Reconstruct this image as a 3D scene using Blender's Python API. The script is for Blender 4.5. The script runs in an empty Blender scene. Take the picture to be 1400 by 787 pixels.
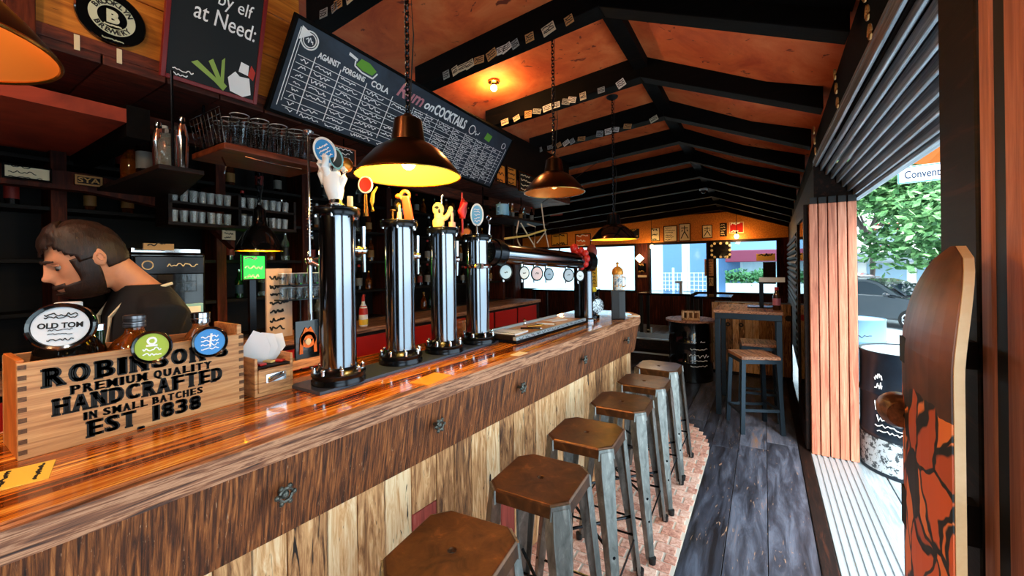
import bpy, bmesh, math, random
from mathutils import Matrix, Vector, noise
random.seed(7)
S = bpy.context.scene; C = S.collection
V = Vector; PI = math.pi
# ------------------------------------------------------------------ camera
F_PX, ROLL, YAW, CY, ZC = 550.0, math.radians(.75), math.atan(345/550), 363.5, 1.55
sn, cs = math.sin(YAW), math.cos(YAW)
R_, F_, U_ = V((cs, sn, 0)), V((-sn, cs, 0)), V((0, 0, 1))
xc = R_*math.cos(ROLL)-U_*math.sin(ROLL); yc = R_*math.sin(ROLL)+U_*math.cos(ROLL); zc = -F_
cam = bpy.data.objects.new('camera', bpy.data.cameras.new('camera')); C.objects.link(cam)
cam.matrix_world = Matrix(((xc.x, yc.x, zc.x, 0), (xc.y, yc.y, zc.y, 0), (xc.z, yc.z, zc.z, ZC), (0, 0, 0, 1)))
cam.data.sensor_width = 36; cam.data.lens = F_PX/1400*36; cam.data.shift_y = -(393.5-CY)/1400
cam.data.clip_start = .02; cam.data.clip_end = 300
S.camera = cam
# ------------------------------------------------------------------ light
W = bpy.data.worlds.new('world'); S.world = W; W.use_nodes = True
bg = W.node_tree.nodes['Background']; bg.inputs[0].default_value = (.74, .92, 1, 1); bg.inputs[1].default_value = 4.0
sun = bpy.data.objects.new('sun', bpy.data.lights.new('sun', 'SUN')); C.objects.link(sun)
sun.data.energy = 5.0; sun.data.angle = .3; sun.data.color = (1, .96, .9); sun.rotation_euler = (math.radians(38), math.radians(20), 0)
S.view_settings.view_transform = 'Standard'; S.view_settings.look = 'None'
S.view_settings.exposure = 0.35; S.view_settings.gamma = 1; S.view_settings.use_curve_mapping = False

def at(x, y, X=None, Y=None, Z=None):
    """a point of the photograph (1400x787) on the plane X=, Y= or Z="""
    a, b = x-700, y-CY
    u = (a*math.cos(ROLL)-b*math.sin(ROLL))/F_PX; d = (a*math.sin(ROLL)+b*math.cos(ROLL))/F_PX
    r = F_+R_*u-U_*d
    t = X/r.x if X is not None else (Y/r.y if Y is not None else (Z-ZC)/r.z)
    return V((r.x*t, r.y*t, ZC+r.z*t))

# ------------------------------------------------------------------ materials
def srgb(*c):
    if len(c) == 1: c = c[0]
    return tuple(((v/255)/12.92 if v/255 <= .04045 else ((v/255+.055)/1.055)**2.4) for v in c)+(1,)
MATS = {}
def mat(name, col=(128, 128, 128), rough=.5, metal=0, emit=0, trans=0, spec=.5, ior=1.45, coat=0):
    if name in MATS: return MATS[name]
    m = bpy.data.materials.new(name); m.use_nodes = True; MATS[name] = m
    p = m.node_tree.nodes['Principled BSDF']
    p.inputs['Base Color'].default_value = srgb(col); p.inputs['Roughness'].default_value = rough
    p.inputs['Metallic'].default_value = metal; p.inputs['Transmission Weight'].default_value = trans
    p.inputs['Specular IOR Level'].default_value = spec; p.inputs['IOR'].default_value = ior; p.inputs['Coat Weight'].default_value = coat
    if emit: p.inputs['Emission Color'].default_value = srgb(col); p.inputs['Emission Strength'].default_value = emit
    return m
def nd(m, t, **k):
    n = m.node_tree.nodes.new(t)
    for a, v in k.items(): setattr(n, a, v)
    return n
def ramp(m, stops):
    n = nd(m, 'ShaderNodeValToRGB'); e = n.color_ramp.elements
    while len(e) < len(stops): e.new(.5)
    for el, (p, c) in zip(e, stops): el.position = p; el.color = srgb(c)
    return n
def grain(name, stops, scale=(20, 1, 20), rough=.5, bump=.2, detail=8, island=.0, metal=0, coat=0, nscale=3, spec=.5, distort=.6, scratch=None):
    """streaky procedural wood, plaster or worn metal; island = how much the tone changes from plank to plank"""
    if name in MATS: return MATS[name]
    m = mat(name, (128, 128, 128), rough, metal, coat=coat, spec=spec); L = m.node_tree.links; p = m.node_tree.nodes['Principled BSDF']
    tc = nd(m, 'ShaderNodeTexCoord'); mp = nd(m, 'ShaderNodeMapping'); mp.inputs['Scale'].default_value = scale
    L.new(tc.outputs['Object'], mp.inputs['Vector'])
    nz = nd(m, 'ShaderNodeTexNoise'); nz.inputs['Scale'].default_value = nscale; nz.inputs['Detail'].default_value = detail
    nz.inputs['Distortion'].default_value = distort; nz.inputs['Roughness'].default_value = .65
    fac = nz.outputs['Fac']
    if island:
        g = nd(m, 'ShaderNodeNewGeometry')
        oi = nd(m, 'ShaderNodeObjectInfo'); s1 = nd(m, 'ShaderNodeMath', operation='ADD'); L.new(g.outputs['Random Per Island'], s1.inputs[0]); L.new(oi.outputs['Random'], s1.inputs[1])
        fr_ = nd(m, 'ShaderNodeMath', operation='FRACT'); L.new(s1.outputs[0], fr_.inputs[0])
        va = nd(m, 'ShaderNodeVectorMath', operation='SCALE'); cb = nd(m, 'ShaderNodeCombineXYZ')
        for i in range(3): L.new(fr_.outputs[0], cb.inputs[i])
        va.inputs['Scale'].default_value = 37; L.new(cb.outputs[0], va.inputs[0])
        ad = nd(m, 'ShaderNodeVectorMath', operation='ADD'); L.new(mp.outputs[0], ad.inputs[0]); L.new(va.outputs[0], ad.inputs[1])
        L.new(ad.outputs[0], nz.inputs['Vector'])
        mr = nd(m, 'ShaderNodeMath', operation='MULTIPLY_ADD'); L.new(fr_.outputs[0], mr.inputs[0])
        mr.inputs[1].default_value = island; L.new(fac, mr.inputs[2])
        sb = nd(m, 'ShaderNodeMath', operation='SUBTRACT'); L.new(mr.outputs[0], sb.inputs[0]); sb.inputs[1].default_value = island/2; fac = sb.outputs[0]
    else: L.new(mp.outputs[0], nz.inputs['Vector'])
    rp = ramp(m, stops); L.new(fac, rp.inputs[0]); col = rp.outputs[0]
    if scratch:
        n2 = nd(m, 'ShaderNodeTexNoise'); n2.inputs['Scale'].default_value = scratch[1]; n2.inputs['Detail'].default_value = 5; n2.inputs['Distortion'].default_value = 2
        L.new(mp.outputs[0], n2.inputs['Vector'])
        r2 = ramp(m, [(scratch[2], (0, 0, 0)), (scratch[2]+.04, (255, 255, 255))]); L.new(n2.outputs['Fac'], r2.inputs[0])
        mx = nd(m, 'ShaderNodeMixRGB'); L.new(r2.outputs[0], mx.inputs[0]); L.new(col, mx.inputs[1]); mx.inputs[2].default_value = srgb(scratch[0]); col = mx.outputs[0]
    L.new(col, p.inputs['Base Color'])
    if bump:
        b = nd(m, 'ShaderNodeBump'); b.inputs['Strength'].default_value = bump; b.inputs['Distance'].default_value = .004
        L.new(nz.outputs['Fac'], b.inputs['Height']); L.new(b.outputs[0], p.inputs['Normal'])
    return m
def pane(name, tint=(230, 245, 250)):
    if name in MATS: return MATS[name]
    m = bpy.data.materials.new(name); m.use_nodes = True; MATS[name] = m; nt = m.node_tree; nt.nodes.clear()
    o = nt.nodes.new('ShaderNodeOutputMaterial'); t = nt.nodes.new('ShaderNodeBsdfTransparent'); g = nt.nodes.new('ShaderNodeBsdfGlossy')
    g.inputs['Roughness'].default_value = .02; t.inputs[0].default_value = srgb(tint)
    fr = nt.nodes.new('ShaderNodeFresnel'); fr.inputs[0].default_value = 1.35; mx = nt.nodes.new('ShaderNodeMixShader')
    nt.links.new(fr.outputs[0], mx.inputs[0]); nt.links.new(t.outputs[0], mx.inputs[1]); nt.links.new(g.outputs[0], mx.inputs[2]); nt.links.new(mx.outputs[0], o.inputs[0])
    return m

BLACKWOOD = grain('black_stained_wood', [(.35, (3, 2, 2)), (.62, (10, 6, 4)), (.75, (34, 20, 13))], (1, 8, 8), .75, .3, spec=.12, scratch=((58, 38, 26), 9, .74))
DARKWOOD = grain('dark_brown_wood', [(.3, (6, 3, 2)), (.55, (26, 12, 7)), (.75, (72, 34, 18))], (12, 1.5, 12), .6, .3, spec=.25)
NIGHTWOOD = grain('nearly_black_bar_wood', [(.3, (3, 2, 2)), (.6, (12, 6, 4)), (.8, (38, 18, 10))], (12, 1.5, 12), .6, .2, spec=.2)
REDWOOD = grain('red_brown_panelling', [(.3, (20, 6, 4)), (.55, (62, 22, 12)), (.75, (104, 44, 22))], (10, 10, 1), .65, .2, island=.2, spec=.2)
CEIL = grain('orange_plaster', [(.3, (190, 70, 26)), (.5, (226, 102, 46)), (.72, (242, 136, 76))], (1, 1, 1), .8, .15, nscale=2.2, scratch=((120, 44, 20), 6, .66))
TOPWOOD = grain('varnished_orange_planks', [(.28, (46, 16, 4)), (.42, (132, 58, 12)), (.56, (206, 114, 30)), (.70, (248, 190, 84))], (26, .9, 26), .16, .12, island=.22, coat=.5)
EDGEWOOD = grain('weathered_edge_wood', [(.34, (44, 20, 10)), (.46, (134, 80, 50)), (.56, (196, 140, 104)), (.64, (110, 60, 36)), (.74, (190, 140, 106))], (16, 1.2, 30), .5, .7)
APRONWOOD = grain('sawn_brown_board', [(.32, (26, 11, 5)), (.46, (84, 42, 18)), (.58, (140, 78, 36)), (.7, (186, 116, 64))], (2, 46, 2.6), .65, 1, scratch=((222, 178, 140), 7, .69))
PALLET = grain('pallet_boards', [(.25, (70, 42, 26)), (.40, (160, 108, 66)), (.55, (214, 160, 108)), (.72, (240, 208, 166))], (13, 13, 1.6), .7, .8, island=.34, distort=1.6, scratch=((30, 15, 9), 2.6, .635))
PALLETRED = grain('red_stencilled_board', [(.3, (110, 40, 34)), (.6, (170, 70, 58)), (.8, (206, 130, 110))], (14, 14, 1.1), .7, .5)
FLOORW = grain('blue_grey_floor_boards', [(.32, (24, 23, 28)), (.5, (58, 61, 73)), (.66, (92, 98, 114)), (.8, (134, 100, 74))], (5, .7, 5), .42, .6, island=.2, scratch=((160, 128, 104), 8, .66))
BRICK = grain('salmon_paving_brick', [(.3, (168, 108, 92)), (.5, (216, 160, 140)), (.7, (242, 206, 188))], (14, 14, 14), .7, .5, island=.2)
GROUT = mat('dark_joint', (40, 32, 28), .9); GROUT2 = mat('pale_grout', (206, 196, 184), .9)
PINKWOOD = grain('pink_brown_timber', [(.3, (140, 74, 54)), (.55, (196, 122, 94)), (.75, (222, 158, 130))], (14, 14, .8), .6, .3, island=.1)
ORANGEWOOD = grain('golden_pine_board', [(.3, (150, 76, 20)), (.55, (204, 122, 40)), (.75, (228, 152, 66))], (14, 1, 14), .5, .2, scratch=((70, 34, 12), 5, .7))
CRATEW = grain('crate_pine', [(.3, (150, 92, 50)), (.5, (196, 136, 82)), (.7, (222, 168, 112))], (24, 1.1, 24), .5, .25)
CRATEEND = grain('crate_end_pine', [(.3, (150, 76, 24)), (.6, (214, 120, 44)), (.8, (236, 150, 66))], (3, 16, 1.5), .5, .25)
BACKBOARD = grain('zebra_grain_wood', [(.3, (90, 48, 22)), (.45, (190, 130, 80)), (.6, (226, 170, 110)), (.75, (120, 70, 34))], (3, 2, 18), .4, .2)
STEEL = mat('dark_polished_steel', (132, 138, 146), .13, 1)
BLACKSTEEL = mat('black_steel', (40, 42, 46), .22, .9)
IRON = grain('galvanised_sheet', [(.3, (86, 86, 84)), (.55, (128, 127, 123)), (.75, (184, 181, 175))], (9, 9, 3), .34, .1, metal=.8)
BROWNSEAT = grain('brown_lacquered_seat', [(.3, (50, 29, 15)), (.6, (94, 57, 29)), (.8, (140, 88, 46))], (5, 5, 5), .3, .1, metal=.5, scratch=((190, 160, 120), 22, .74))
BRONZE = mat('bronze_lamp', (70, 42, 22), .28, .9)
COPPERIN = mat('copper_lining', (224, 140, 70), .32, .7)
LAMPLITIN = mat('lamplit_lining', (255, 226, 60), .5)  # lamplight put into the lining colour of the lit lamps
BLACK = mat('matt_black', (12, 12, 13), .6)
GLOSSBLACK = mat('gloss_black', (10, 11, 13), .12, coat=.6)
CHALK = mat('chalk_white', (250, 250, 250), .9)
SLATE = grain('blackboard', [(.3, (18, 24, 32)), (.7, (50, 62, 80))], (1, 1, 1), .6, 0)
SLATE2 = mat('blackboard_black', (6, 7, 8), .6)
WHITE = mat('white_enamel', (236, 238, 240), .4)
CREAM = mat('cream_paper', (224, 206, 168), .8)
PAPER = mat('white_paper', (232, 234, 236), .8)
GLASS = mat('clear_glass', (235, 242, 246), .03, trans=1)
AMBER = mat('amber_glass', (170, 84, 22), .05, trans=.75)
AMBER2 = mat('light_amber_glass', (226, 150, 84), .05, trans=.75)
DARKGLASS = mat('dark_bottle_glass', (16, 12, 8), .06, trans=.2)
GREENGLASS = mat('green_bottle_glass', (20, 60, 26), .06, trans=.3)
BROWNGLASS = mat('brown_bottle_glass', (74, 36, 14), .06, trans=.3)
CLEARB = mat('pale_bottle_glass', (170, 178, 170), .06, trans=.8)
WIN = pane('window_glass')
SILVER = mat('chrome', (210, 214, 220), .12, 1)
BRASS = mat('brass', (200, 150, 70), .25, 1)
RED = mat('red_paint', (180, 26, 20), .4)
BLUE = mat('blue_enamel', (44, 140, 214), .4)
GREENB = mat('lime_green_enamel', (170, 190, 40), .4)
YEL = mat('yellow_cream_plastic', (236, 206, 130), .45)
ORANGE = mat('orange_paint', (220, 110, 30), .5)
INK = mat('printing_ink', (22, 20, 18), .7)
SKIN = grain('skin', [(.3, (196, 128, 92)), (.7, (214, 146, 108))], (6, 6, 6), .5, .05)
HAIR = grain('dark_brown_hair', [(.3, (14, 8, 5)), (.6, (44, 24, 14)), (.8, (84, 50, 30))], (40, 40, 6), .5, .5)
TEE = mat('black_cotton', (13, 13, 15), .85)
DECK = grain('pale_deck_boards', [(.3, (120, 136, 146)), (.6, (176, 194, 204)), (.8, (206, 220, 228))], (9, .9, 9), .6, .4, island=.15)
ALU = mat('ribbed_aluminium', (176, 190, 198), .4, .5)
ASPHALT = grain('pale_asphalt', [(.3, (150, 158, 164)), (.7, (180, 190, 196))], (3, 3, 3), .8, .1)

# ------------------------------------------------------------------ mesh builder
class MB:
    def __init__(s, M=None): s.b = bmesh.new(); s.M = M or Matrix()
    def _add(s, vs, fs):
        n = [s.b.verts.new(s.M @ V(v)) for v in vs]
        for f in fs:
            try: s.b.faces.new([n[i] for i in f])
            except ValueError: pass
        return s
    def box(s, lo, hi, M=None):
        x0, y0, z0 = lo; x1, y1, z1 = hi
        vs = [V(p) for p in ((x0,y0,z0),(x1,y0,z0),(x1,y1,z0),(x0,y1,z0),(x0,y0,z1),(x1,y0,z1),(x1,y1,z1),(x0,y1,z1))]
        if M: vs = [M @ v for v in vs]
        return s._add(vs, [(0,3,2,1),(4,5,6,7),(0,1,5,4),(1,2,6,5),(2,3,7,6),(3,0,4,7)])
    def cbox(s, c, d, M=None):
        return s.box([c[i]-d[i]/2 for i in range(3)], [c[i]+d[i]/2 for i in range(3)], M)
    def lathe(s, prof, c=(0, 0, 0), n=24, M=None, cap=True, a0=0, a1=2*PI):
        full = abs(a1-a0-2*PI) < 1e-6; k = n if full else n+1; vs = []; fs = []
        for r, z in prof:
            for i in range(k):
                a = a0+(a1-a0)*i/n; v = V((r*math.cos(a), r*math.sin(a), z))
                if M: v = M @ v
                vs.append(v+V(c))
        for j in range(len(prof)-1):
            for i in range(n):
                i2 = (i+1) % k; fs.append((j*k+i, j*k+i2, (j+1)*k+i2, (j+1)*k+i))
        if cap:
            if prof[0][0] > 1e-4: fs.append(tuple(range(k-1, -1, -1)))
            if prof[-1][0] > 1e-4: fs.append(tuple((len(prof)-1)*k+i for i in range(k)))
        return s._add(vs, fs)
    def cyl(s, p, q, r, r2=None, n=12):
        p, q = V(p), V(q); d = q-p; M = d.to_track_quat('Z', 'Y').to_matrix().to_4x4()
        return s.lathe([(r, 0), (r if r2 is None else r2, d.length)], p, n, M)
    def tube(s, pts, r, n=8, closed=False):
        pts = [V(p) for p in pts]; vs = []; fs = []; m = len(pts)
        for i, p in enumerate(pts):
            a = pts[i-1] if (i or closed) else p; b = pts[(i+1) % m] if (i < m-1 or closed) else p
            M = (b-a).to_track_quat('Z', 'Y').to_matrix(); rr = r[i] if isinstance(r, (list, tuple)) else r
            for k in range(n): vs.append(p+M @ V((rr*math.cos(2*PI*k/n), rr*math.sin(2*PI*k/n), 0)))
        for i in range(m if closed else m-1):
            j = (i+1) % m
            for k in range(n): fs.append((i*n+k, i*n+(k+1) % n, j*n+(k+1) % n, j*n+k))
        if not closed: fs += [tuple(range(n-1, -1, -1)), tuple((m-1)*n+k for k in range(n))]
        return s._add(vs, fs)
    def ring(s, c, R, r, M=None, n=20, m=8, sx=1):
        M = M or Matrix()
        return s.tube([V(c)+(M @ V((R*sx*math.cos(2*PI*i/n), R*math.sin(2*PI*i/n), 0))) for i in range(n)], r, m, True)
    def ball(s, c, r, n=12, M=None):
        r = (r, r, r) if not isinstance(r, (tuple, list)) else r; vs = []; k = n//2+1
        prof = [(math.sin(PI*i/(k)), -math.cos(PI*i/(k))) for i in range(k+1)]
        Mx = Matrix.Diagonal((*r, 1)); Mx = (M @ Mx) if M else Mx
        return s.lathe([(max(a, .0001), b) for a, b in prof], c, n, Mx, cap=False)
    def prism(s, poly, h, M=None, z0=0):
        """polygon in local xy, from z0 to z0+h"""
        n = len(poly); M = M or Matrix()
        vs = [M @ V((x, y, z0)) for x, y in poly]+[M @ V((x, y, z0+h)) for x, y in poly]
        fs = [tuple(range(n-1, -1, -1)), tuple(range(n, 2*n))]+[(i, (i+1) % n, n+(i+1) % n, n+i) for i in range(n)]
        return s._add(vs, fs)
    def hexa(s, bot, top):
        return s._add(list(bot)+list(top), [(3,2,1,0),(4,5,6,7),(0,1,5,4),(1,2,6,5),(2,3,7,6),(3,0,4,7)])
    def text(s, t, size, M, bold=0, depth=.0008, align='CENTER', w=None, shear=0):
        cu = bpy.data.curves.new('t', 'FONT'); cu.body = t; cu.size = size; cu.extrude = depth; cu.offset = bold; cu.align_x = align; cu.align_y = 'CENTER'; cu.resolution_u = 3; cu.shear = shear
        o = bpy.data.objects.new('t', cu); C.objects.link(o); bpy.context.view_layer.update()
        me = bpy.data.meshes.new_from_object(o.evaluated_get(bpy.context.evaluated_depsgraph_get()))
        sx = 1
        if w and len(me.vertices):
            xs = [v.co.x for v in me.vertices]; sx = w/(max(xs)-min(xs))
        me.transform(s.M @ M @ Matrix.Diagonal((sx, 1, 1, 1))); s.b.from_mesh(me)
        bpy.data.objects.remove(o); bpy.data.curves.remove(cu); bpy.data.meshes.remove(me)
        return s
    def stroke(s, pts, M, w=.003, h=.001):
        """a chalk line, points in the plane of M"""
        for a, b in zip(pts, pts[1:]):
            a, b = V((*a, 0)), V((*b, 0)); d = b-a
            if d.length < 1e-5: continue
            q = V((-d.y, d.x, 0)).normalized()*w/2; up = V((0, 0, h))
            s._add([M @ v for v in (a-q, b-q, b+q, a+q, a-q+up, b-q+up, b+q+up, a+q+up)], [(0,3,2,1),(4,5,6,7),(0,1,5,4),(1,2,6,5),(2,3,7,6),(3,0,4,7)])
        return s
    def scrawl(s, x, y, w, h, M, lw=.003, n=None):
        n = n or max(4, int(w/h*2.6)); k = []
        for i in range(n+1):
            k.append((x+w*i/n+random.uniform(-.2, .2)*w/n, y+random.uniform(-.5, .5)*h))
        return s.stroke(k, M, lw)
    def build(s, name, m, parent=None, smooth=False, bevel=0, seg=2, loc=None, kind=None):
        bmesh.ops.recalc_face_normals(s.b, faces=s.b.faces)
        me = bpy.data.meshes.new(name); s.b.to_mesh(me); s.b.free()
        o = bpy.data.objects.new(name, me); C.objects.link(o); me.materials.append(m)
        if parent: o.parent = parent
        if loc is not None: o.location = loc
        if smooth:
            for p in me.polygons: p.use_smooth = True
            e = o.modifiers.new('edges', 'EDGE_SPLIT'); e.split_angle = math.radians(40)
        if bevel:
            bv = o.modifiers.new('bevel', 'BEVEL'); bv.width = bevel; bv.segments = seg; bv.limit_method = 'ANGLE'; bv.angle_limit = math.radians(40)
        if kind: o['kind'] = kind
        return o
def frame(o, right, up):
    right = V(right).normalized(); up = V(up).normalized(); n = right.cross(up).normalized(); up = n.cross(right)
    return Matrix(((right.x, up.x, n.x, o[0]), (right.y, up.y, n.y, o[1]), (right.z, up.z, n.z, o[2]), (0, 0, 0, 1)))
def faceX(o): return frame(o, (0, 1, 0), (0, 0, 1))       # seen from +X
def faceY(o): return frame(o, (1, 0, 0), (0, 0, 1))       # seen from -Y
def tag(o, label, cat, group=None):
    o['label'] = label; o['category'] = cat
    if group: o['group'] = group
    return o
def thing(name, label, cat, loc=(0, 0, 0), rz=0, group=None):
    o = bpy.data.objects.new(name, None); C.objects.link(o); o.empty_display_size = .05
    o.location = loc; o.rotation_euler = (0, 0, rz)
    return tag(o, label, cat, group)
def struct(name, mb, m, **k):
    return mb.build(name, m, kind='structure', **k)
def dup(root, loc, rz=None, label=None):
    def cp(o, par):
        c = o.copy(); C.objects.link(c)
        if par: c.parent = par
        for ch in [x for x in o.children]: cp(ch, c)
        return c
    r = cp(root, None); r.location = loc
    if rz is not None: r.rotation_euler = (0, 0, rz)
    if label: r['label'] = label
    return r
ORD = ['first', 'second', 'third', 'fourth', 'fifth', 'sixth', 'seventh', 'eighth', 'ninth', 'tenth', 'eleventh', 'twelfth', 'thirteenth', 'fourteenth', 'fifteenth', 'sixteenth', 'seventeenth', 'eighteenth', 'nineteenth', 'twentieth']

# ================================================================== SETTING
YB = 10.7                                                   # back wall
def ridge(Y): return 3.16-.047*(Y-2.56)                     # rafters' underside along the ridge
def eave(Y): return 2.615-.033*(Y-2.56)
EX = .35
RX = -.86
def wallx(Y): return .35 if Y < 4.05 else .35+.11*(Y-4.05)/6.65
def rz_at(X, Y): return ridge(Y)+(X-RX)*.075 if X < RX else ridge(Y)+(eave(Y)-ridge(Y))*(X-RX)/(EX-RX)
# floor
f = MB(); x = -.62; f.box((-6.4, -2.2, -.06), (.30, YB+.2, -.012))
struct('floor_base', f, GROUT)
f = MB(); xs = [-6.3+.2*i for i in range(29)]+[-.50, -.40, -.2, .0, .225]
for a, b in zip(xs, xs[1:]):
    y = -2.1+random.uniform(0, 1)
    y0 = -2.1
    while y0 < YB:
        y1 = min(y0+random.uniform(1.5, 2.6), YB); f.box((a+.002, y0+.002, -.011), (b-.002, y1-.002, 0)); y0 = y1
struct('floor', f, FLOORW, bevel=.002, seg=1)
def brick_edge(Y):
    return -.40+.02*max(0, min(1, (2.2-Y)))*0 if Y < 3.6 else -.40-(.5*((Y-3.6)/.9)**2)
f = MB(); row = 0; y = -2.1
while y < 4.6:
    xx = -1.5+(.0 if row % 2 else .055)
    while xx < brick_edge(y):
        x1 = min(xx+.11, brick_edge(y)); 
        if x1-xx > .02: f.box((xx+.004, y+.004, 0), (x1-.004, y+.071, .008))
        xx += .115
    y += .075; row += 1
struct('floor_bricks', f, BRICK, bevel=.002, seg=1)
f = MB(); pts = [(-1.5, -2.1)]+[(brick_edge(y*.1), y*.1) for y in range(-21, 46)]+[(-1.5, 4.5)]
f.prism(pts, .004, z0=-.001); struct('floor_grout', f, GROUT2)
f = MB(); f.box((.225, -2.1, -.02), (.30, 10.6, .012)); struct('trim_1', f, DARKWOOD, bevel=.004)
f = MB(); f.box((.30, -.6, -.06), (.60, 4.06, .004))
for i in range(8): f.box((.303+i*.037, -.6, .004), (.303+i*.037+.024, 4.06, .014))
struct('trim_2', f, ALU, bevel=.003)
f = MB(); 
for i in range(26): f.box((.60+i*.14, -2, -.08), (.60+i*.14+.132, 7.4, -.02))
struct('floor_deck', f, DECK, bevel=.003)
f = MB(); f.box((.60, -2, -.47), (4.2, 7.38, -.085)); struct('floor_deck_base', f, DARKWOOD)
f = MB(); f.box((-40, -20, -.6), (60, 90, -.47)); struct('ground', f, ASPHALT)
# roof: panels, rafters, ridge beam
f = MB()
for X0, X1 in ((-6.4, RX), (RX, .62)):
    q = []
    for dz in (.17, .23):
        for X, Y in ((X0, -1.6), (X1, -1.6), (X1, YB+.2), (X0, YB+.2)): q.append((X, Y, rz_at(X, Y)+dz))
    f.hexa(q[:4], q[4:])
struct('ceiling', f, CEIL)
f = MB(); q = [(X, Y, rz_at(X, Y)+dz) for dz in (.10, .16) for X, Y in ((RX+.06, -1.6), (.36, -1.6), (.36, 2.44), (RX+.06, 2.44))]
f.hexa(q[:4], q[4:]); struct('ceiling_dark', f, BLACKWOOD)
RAF = [-.30, .66, 1.62, 2.56, 3.56, 4.48, 5.34, 6.25, 7.2, 8.05, 8.9, 9.75, 10.55]
for i, Y in enumerate(RAF):
    f = MB(); w = .14
    for X0, X1 in ((-6.35 if Y > 5 else -2.45, RX), (RX, wallx(Y))):
        q = [(X, y, rz_at(X, Y)+dz) for dz in (0, .2) for X, y in ((X0, Y-w), (X1, Y-w), (X1, Y), (X0, Y))]
        f.hexa(q[:4], q[4:])
    struct('trim_%d' % (i+3), f, BLACKWOOD, bevel=.006)
f = MB(); q = [(X, Y, ridge(Y)+dz) for dz in (.06, .2) for X, Y in ((RX-.05, -1.6), (RX+.06, -1.6), (RX+.06, YB), (RX-.05, YB))]
f.hexa(q[:4], q[4:]); struct('trim_16', f, BLACKWOOD)
# right wall: head of the door opening with its ribbed track, wall past the door, near jamb
f = MB(); 
q = [(X, Y, z) for z in (2.33,) for X, Y in ((.35, -1.6), (.42, -1.6), (wallx(YB)+.07, YB), (wallx(YB), YB))]
q += [(.35, -1.6, eave(-1.6)+.2), (.42, -1.6, eave(-1.6)+.2), (wallx(YB)+.07, YB, eave(YB)+.2), (wallx(YB), YB, eave(YB)+.2)]
f.hexa(q[:4], q[4:]); struct('wall_right_head', f, BLACKWOOD)
TRACK = grain('grey_track_metal', [(.3, (70, 78, 86)), (.5, (150, 160, 170)), (.7, (214, 220, 226))], (30, .6, 30), .35, .2, metal=.4)
f = MB()
for i in range(8):
    X = .36+i*.034; z = 2.33-i*.037; f.box((X, -.9, z), (X+.015, 4.3, z+.06)); f.box((X+.015, -.9, z+.03), (X+.034, 4.3, z+.06))
f.box((.62, -.9, 2.05), (.66, 4.3, 2.42)); f.box((.36, -.9, 2.395), (.64, 4.3, 2.42))
struct('trim_17', f, TRACK, bevel=.003)
f = MB(); q = [(X, Y, z) for z in (0, 2.34) for X, Y in ((.35, 4.12), (.62, 4.12), (wallx(YB)+.1, YB), (wallx(YB), YB))]
f.hexa(q[:4], q[4:]); struct('wall_right', f, DARKWOOD)
f = MB()
for k in range(18):                                         # log siding far along the right wall
    z = .3+k*.095; f.cyl((wallx(6.5), 6.5, z), (wallx(YB-.1), YB-.1, z), .045, n=8)
struct('wall_right_logs', f, NIGHTWOOD, smooth=True)
f = MB(); f.box((.262, .852, 0), (.42, 1.0, 2.34)); struct('trim_18', f, DARKWOOD, bevel=.006)
# folding timber doors: the far stack and the near stack
def door_stack(name, label, x0, y, n, w, depth, z1):
    t = thing(name, label, 'door', (x0, y, .014), 0, 'stacks of folding doors')
    for i in range(n):
        MB().box((i*w+.003, 0, 0), ((i+1)*w-.004, depth, z1)).build('door_leaf', PINKWOOD, t, bevel=.004)
    m = MB()
    for i in range(n): m.box((i*w+.006, -.003, z1), ((i+1)*w-.007, .05, z1+.05))
    m.build('hanger', BLACK, t)
    return t
door_stack('folding_door', 'stack of folded pink-brown timber door leaves at the far end of the opening', .305, 4.0, 5, .06, .12, 2.0)
t = thing('folding_door', 'pink-brown folded door leaf edges beside the skateboard, nearest the camera', 'door', (.262, .64, 0), 0, 'stacks of folding doors')
for y0, y1 in ((.168, .204), (.09, .134), (-.01, .045)):
    MB().box((0, y0, 0), (.14, y1, 2.3)).build('door_leaf', PINKWOOD, t, bevel=.004)
MB().box((.003, .046, 0), (.12, .0885, 2.28)).build('gap_shade', BLACK, t); MB().box((.003, .135, 0), (.12, .167, 2.28)).build('gap_shade', BLACK, t)  # black strips put the shade of the leaf gaps into solid shape
t = thing('glazed_door', 'dark-framed glazed door leaf folded against the far right wall', 'door', (.275, 4.06, .02))
m = MB(); m.box((0, 0, 0), (.03, .07, 2.0)); m.box((0, .8, 0), (.03, .87, 2.0)); m.box((0, .07, 0), (.03, .8, .2)); m.box((0, .07, 1.9), (.03, .8, 2.0)); m.build('frame', DARKWOOD, t, bevel=.004)
MB().box((.012, .07, .2), (.018, .8, 1.9)).build('pane', WIN, t)
# back wall with its windows
def bw(x, y): return at(x, y, Y=YB)
WZ0, WZ1 = bw(940, 398.5).z, bw(940, 333).z
wins = [(bw(640, 370).x, bw(868, 370).x), (bw(889, 370).x, bw(966, 370).x), (bw(979, 370).x, bw(1062, 370).x)]
f = MB(); xs = [-6.4]+[v for w in wins for v in w]+[.62]
for i in range(0, len(xs), 2): f.box((xs[i], YB, 0), (xs[i+1], YB+.12, 3.0))
for a, b in wins: f.box((a, YB, 0), (b, YB+.12, WZ0)); f.box((a, YB, WZ1), (b, YB+.12, 3.0))
struct('wall_back', f, REDWOOD)
f = MB(); f.box((-6.3, YB-.02, WZ1+.06), (.45, YB, 2.75))
struct('wall_back_boards', f, ORANGEWOOD)
f = MB()
for k in range(24): f.box((-6.3+k*.29, YB-.025, .0), (-6.3+k*.29+.28, YB, WZ0-.06))
struct('wall_back_wainscot', f, REDWOOD, bevel=.004)
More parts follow.
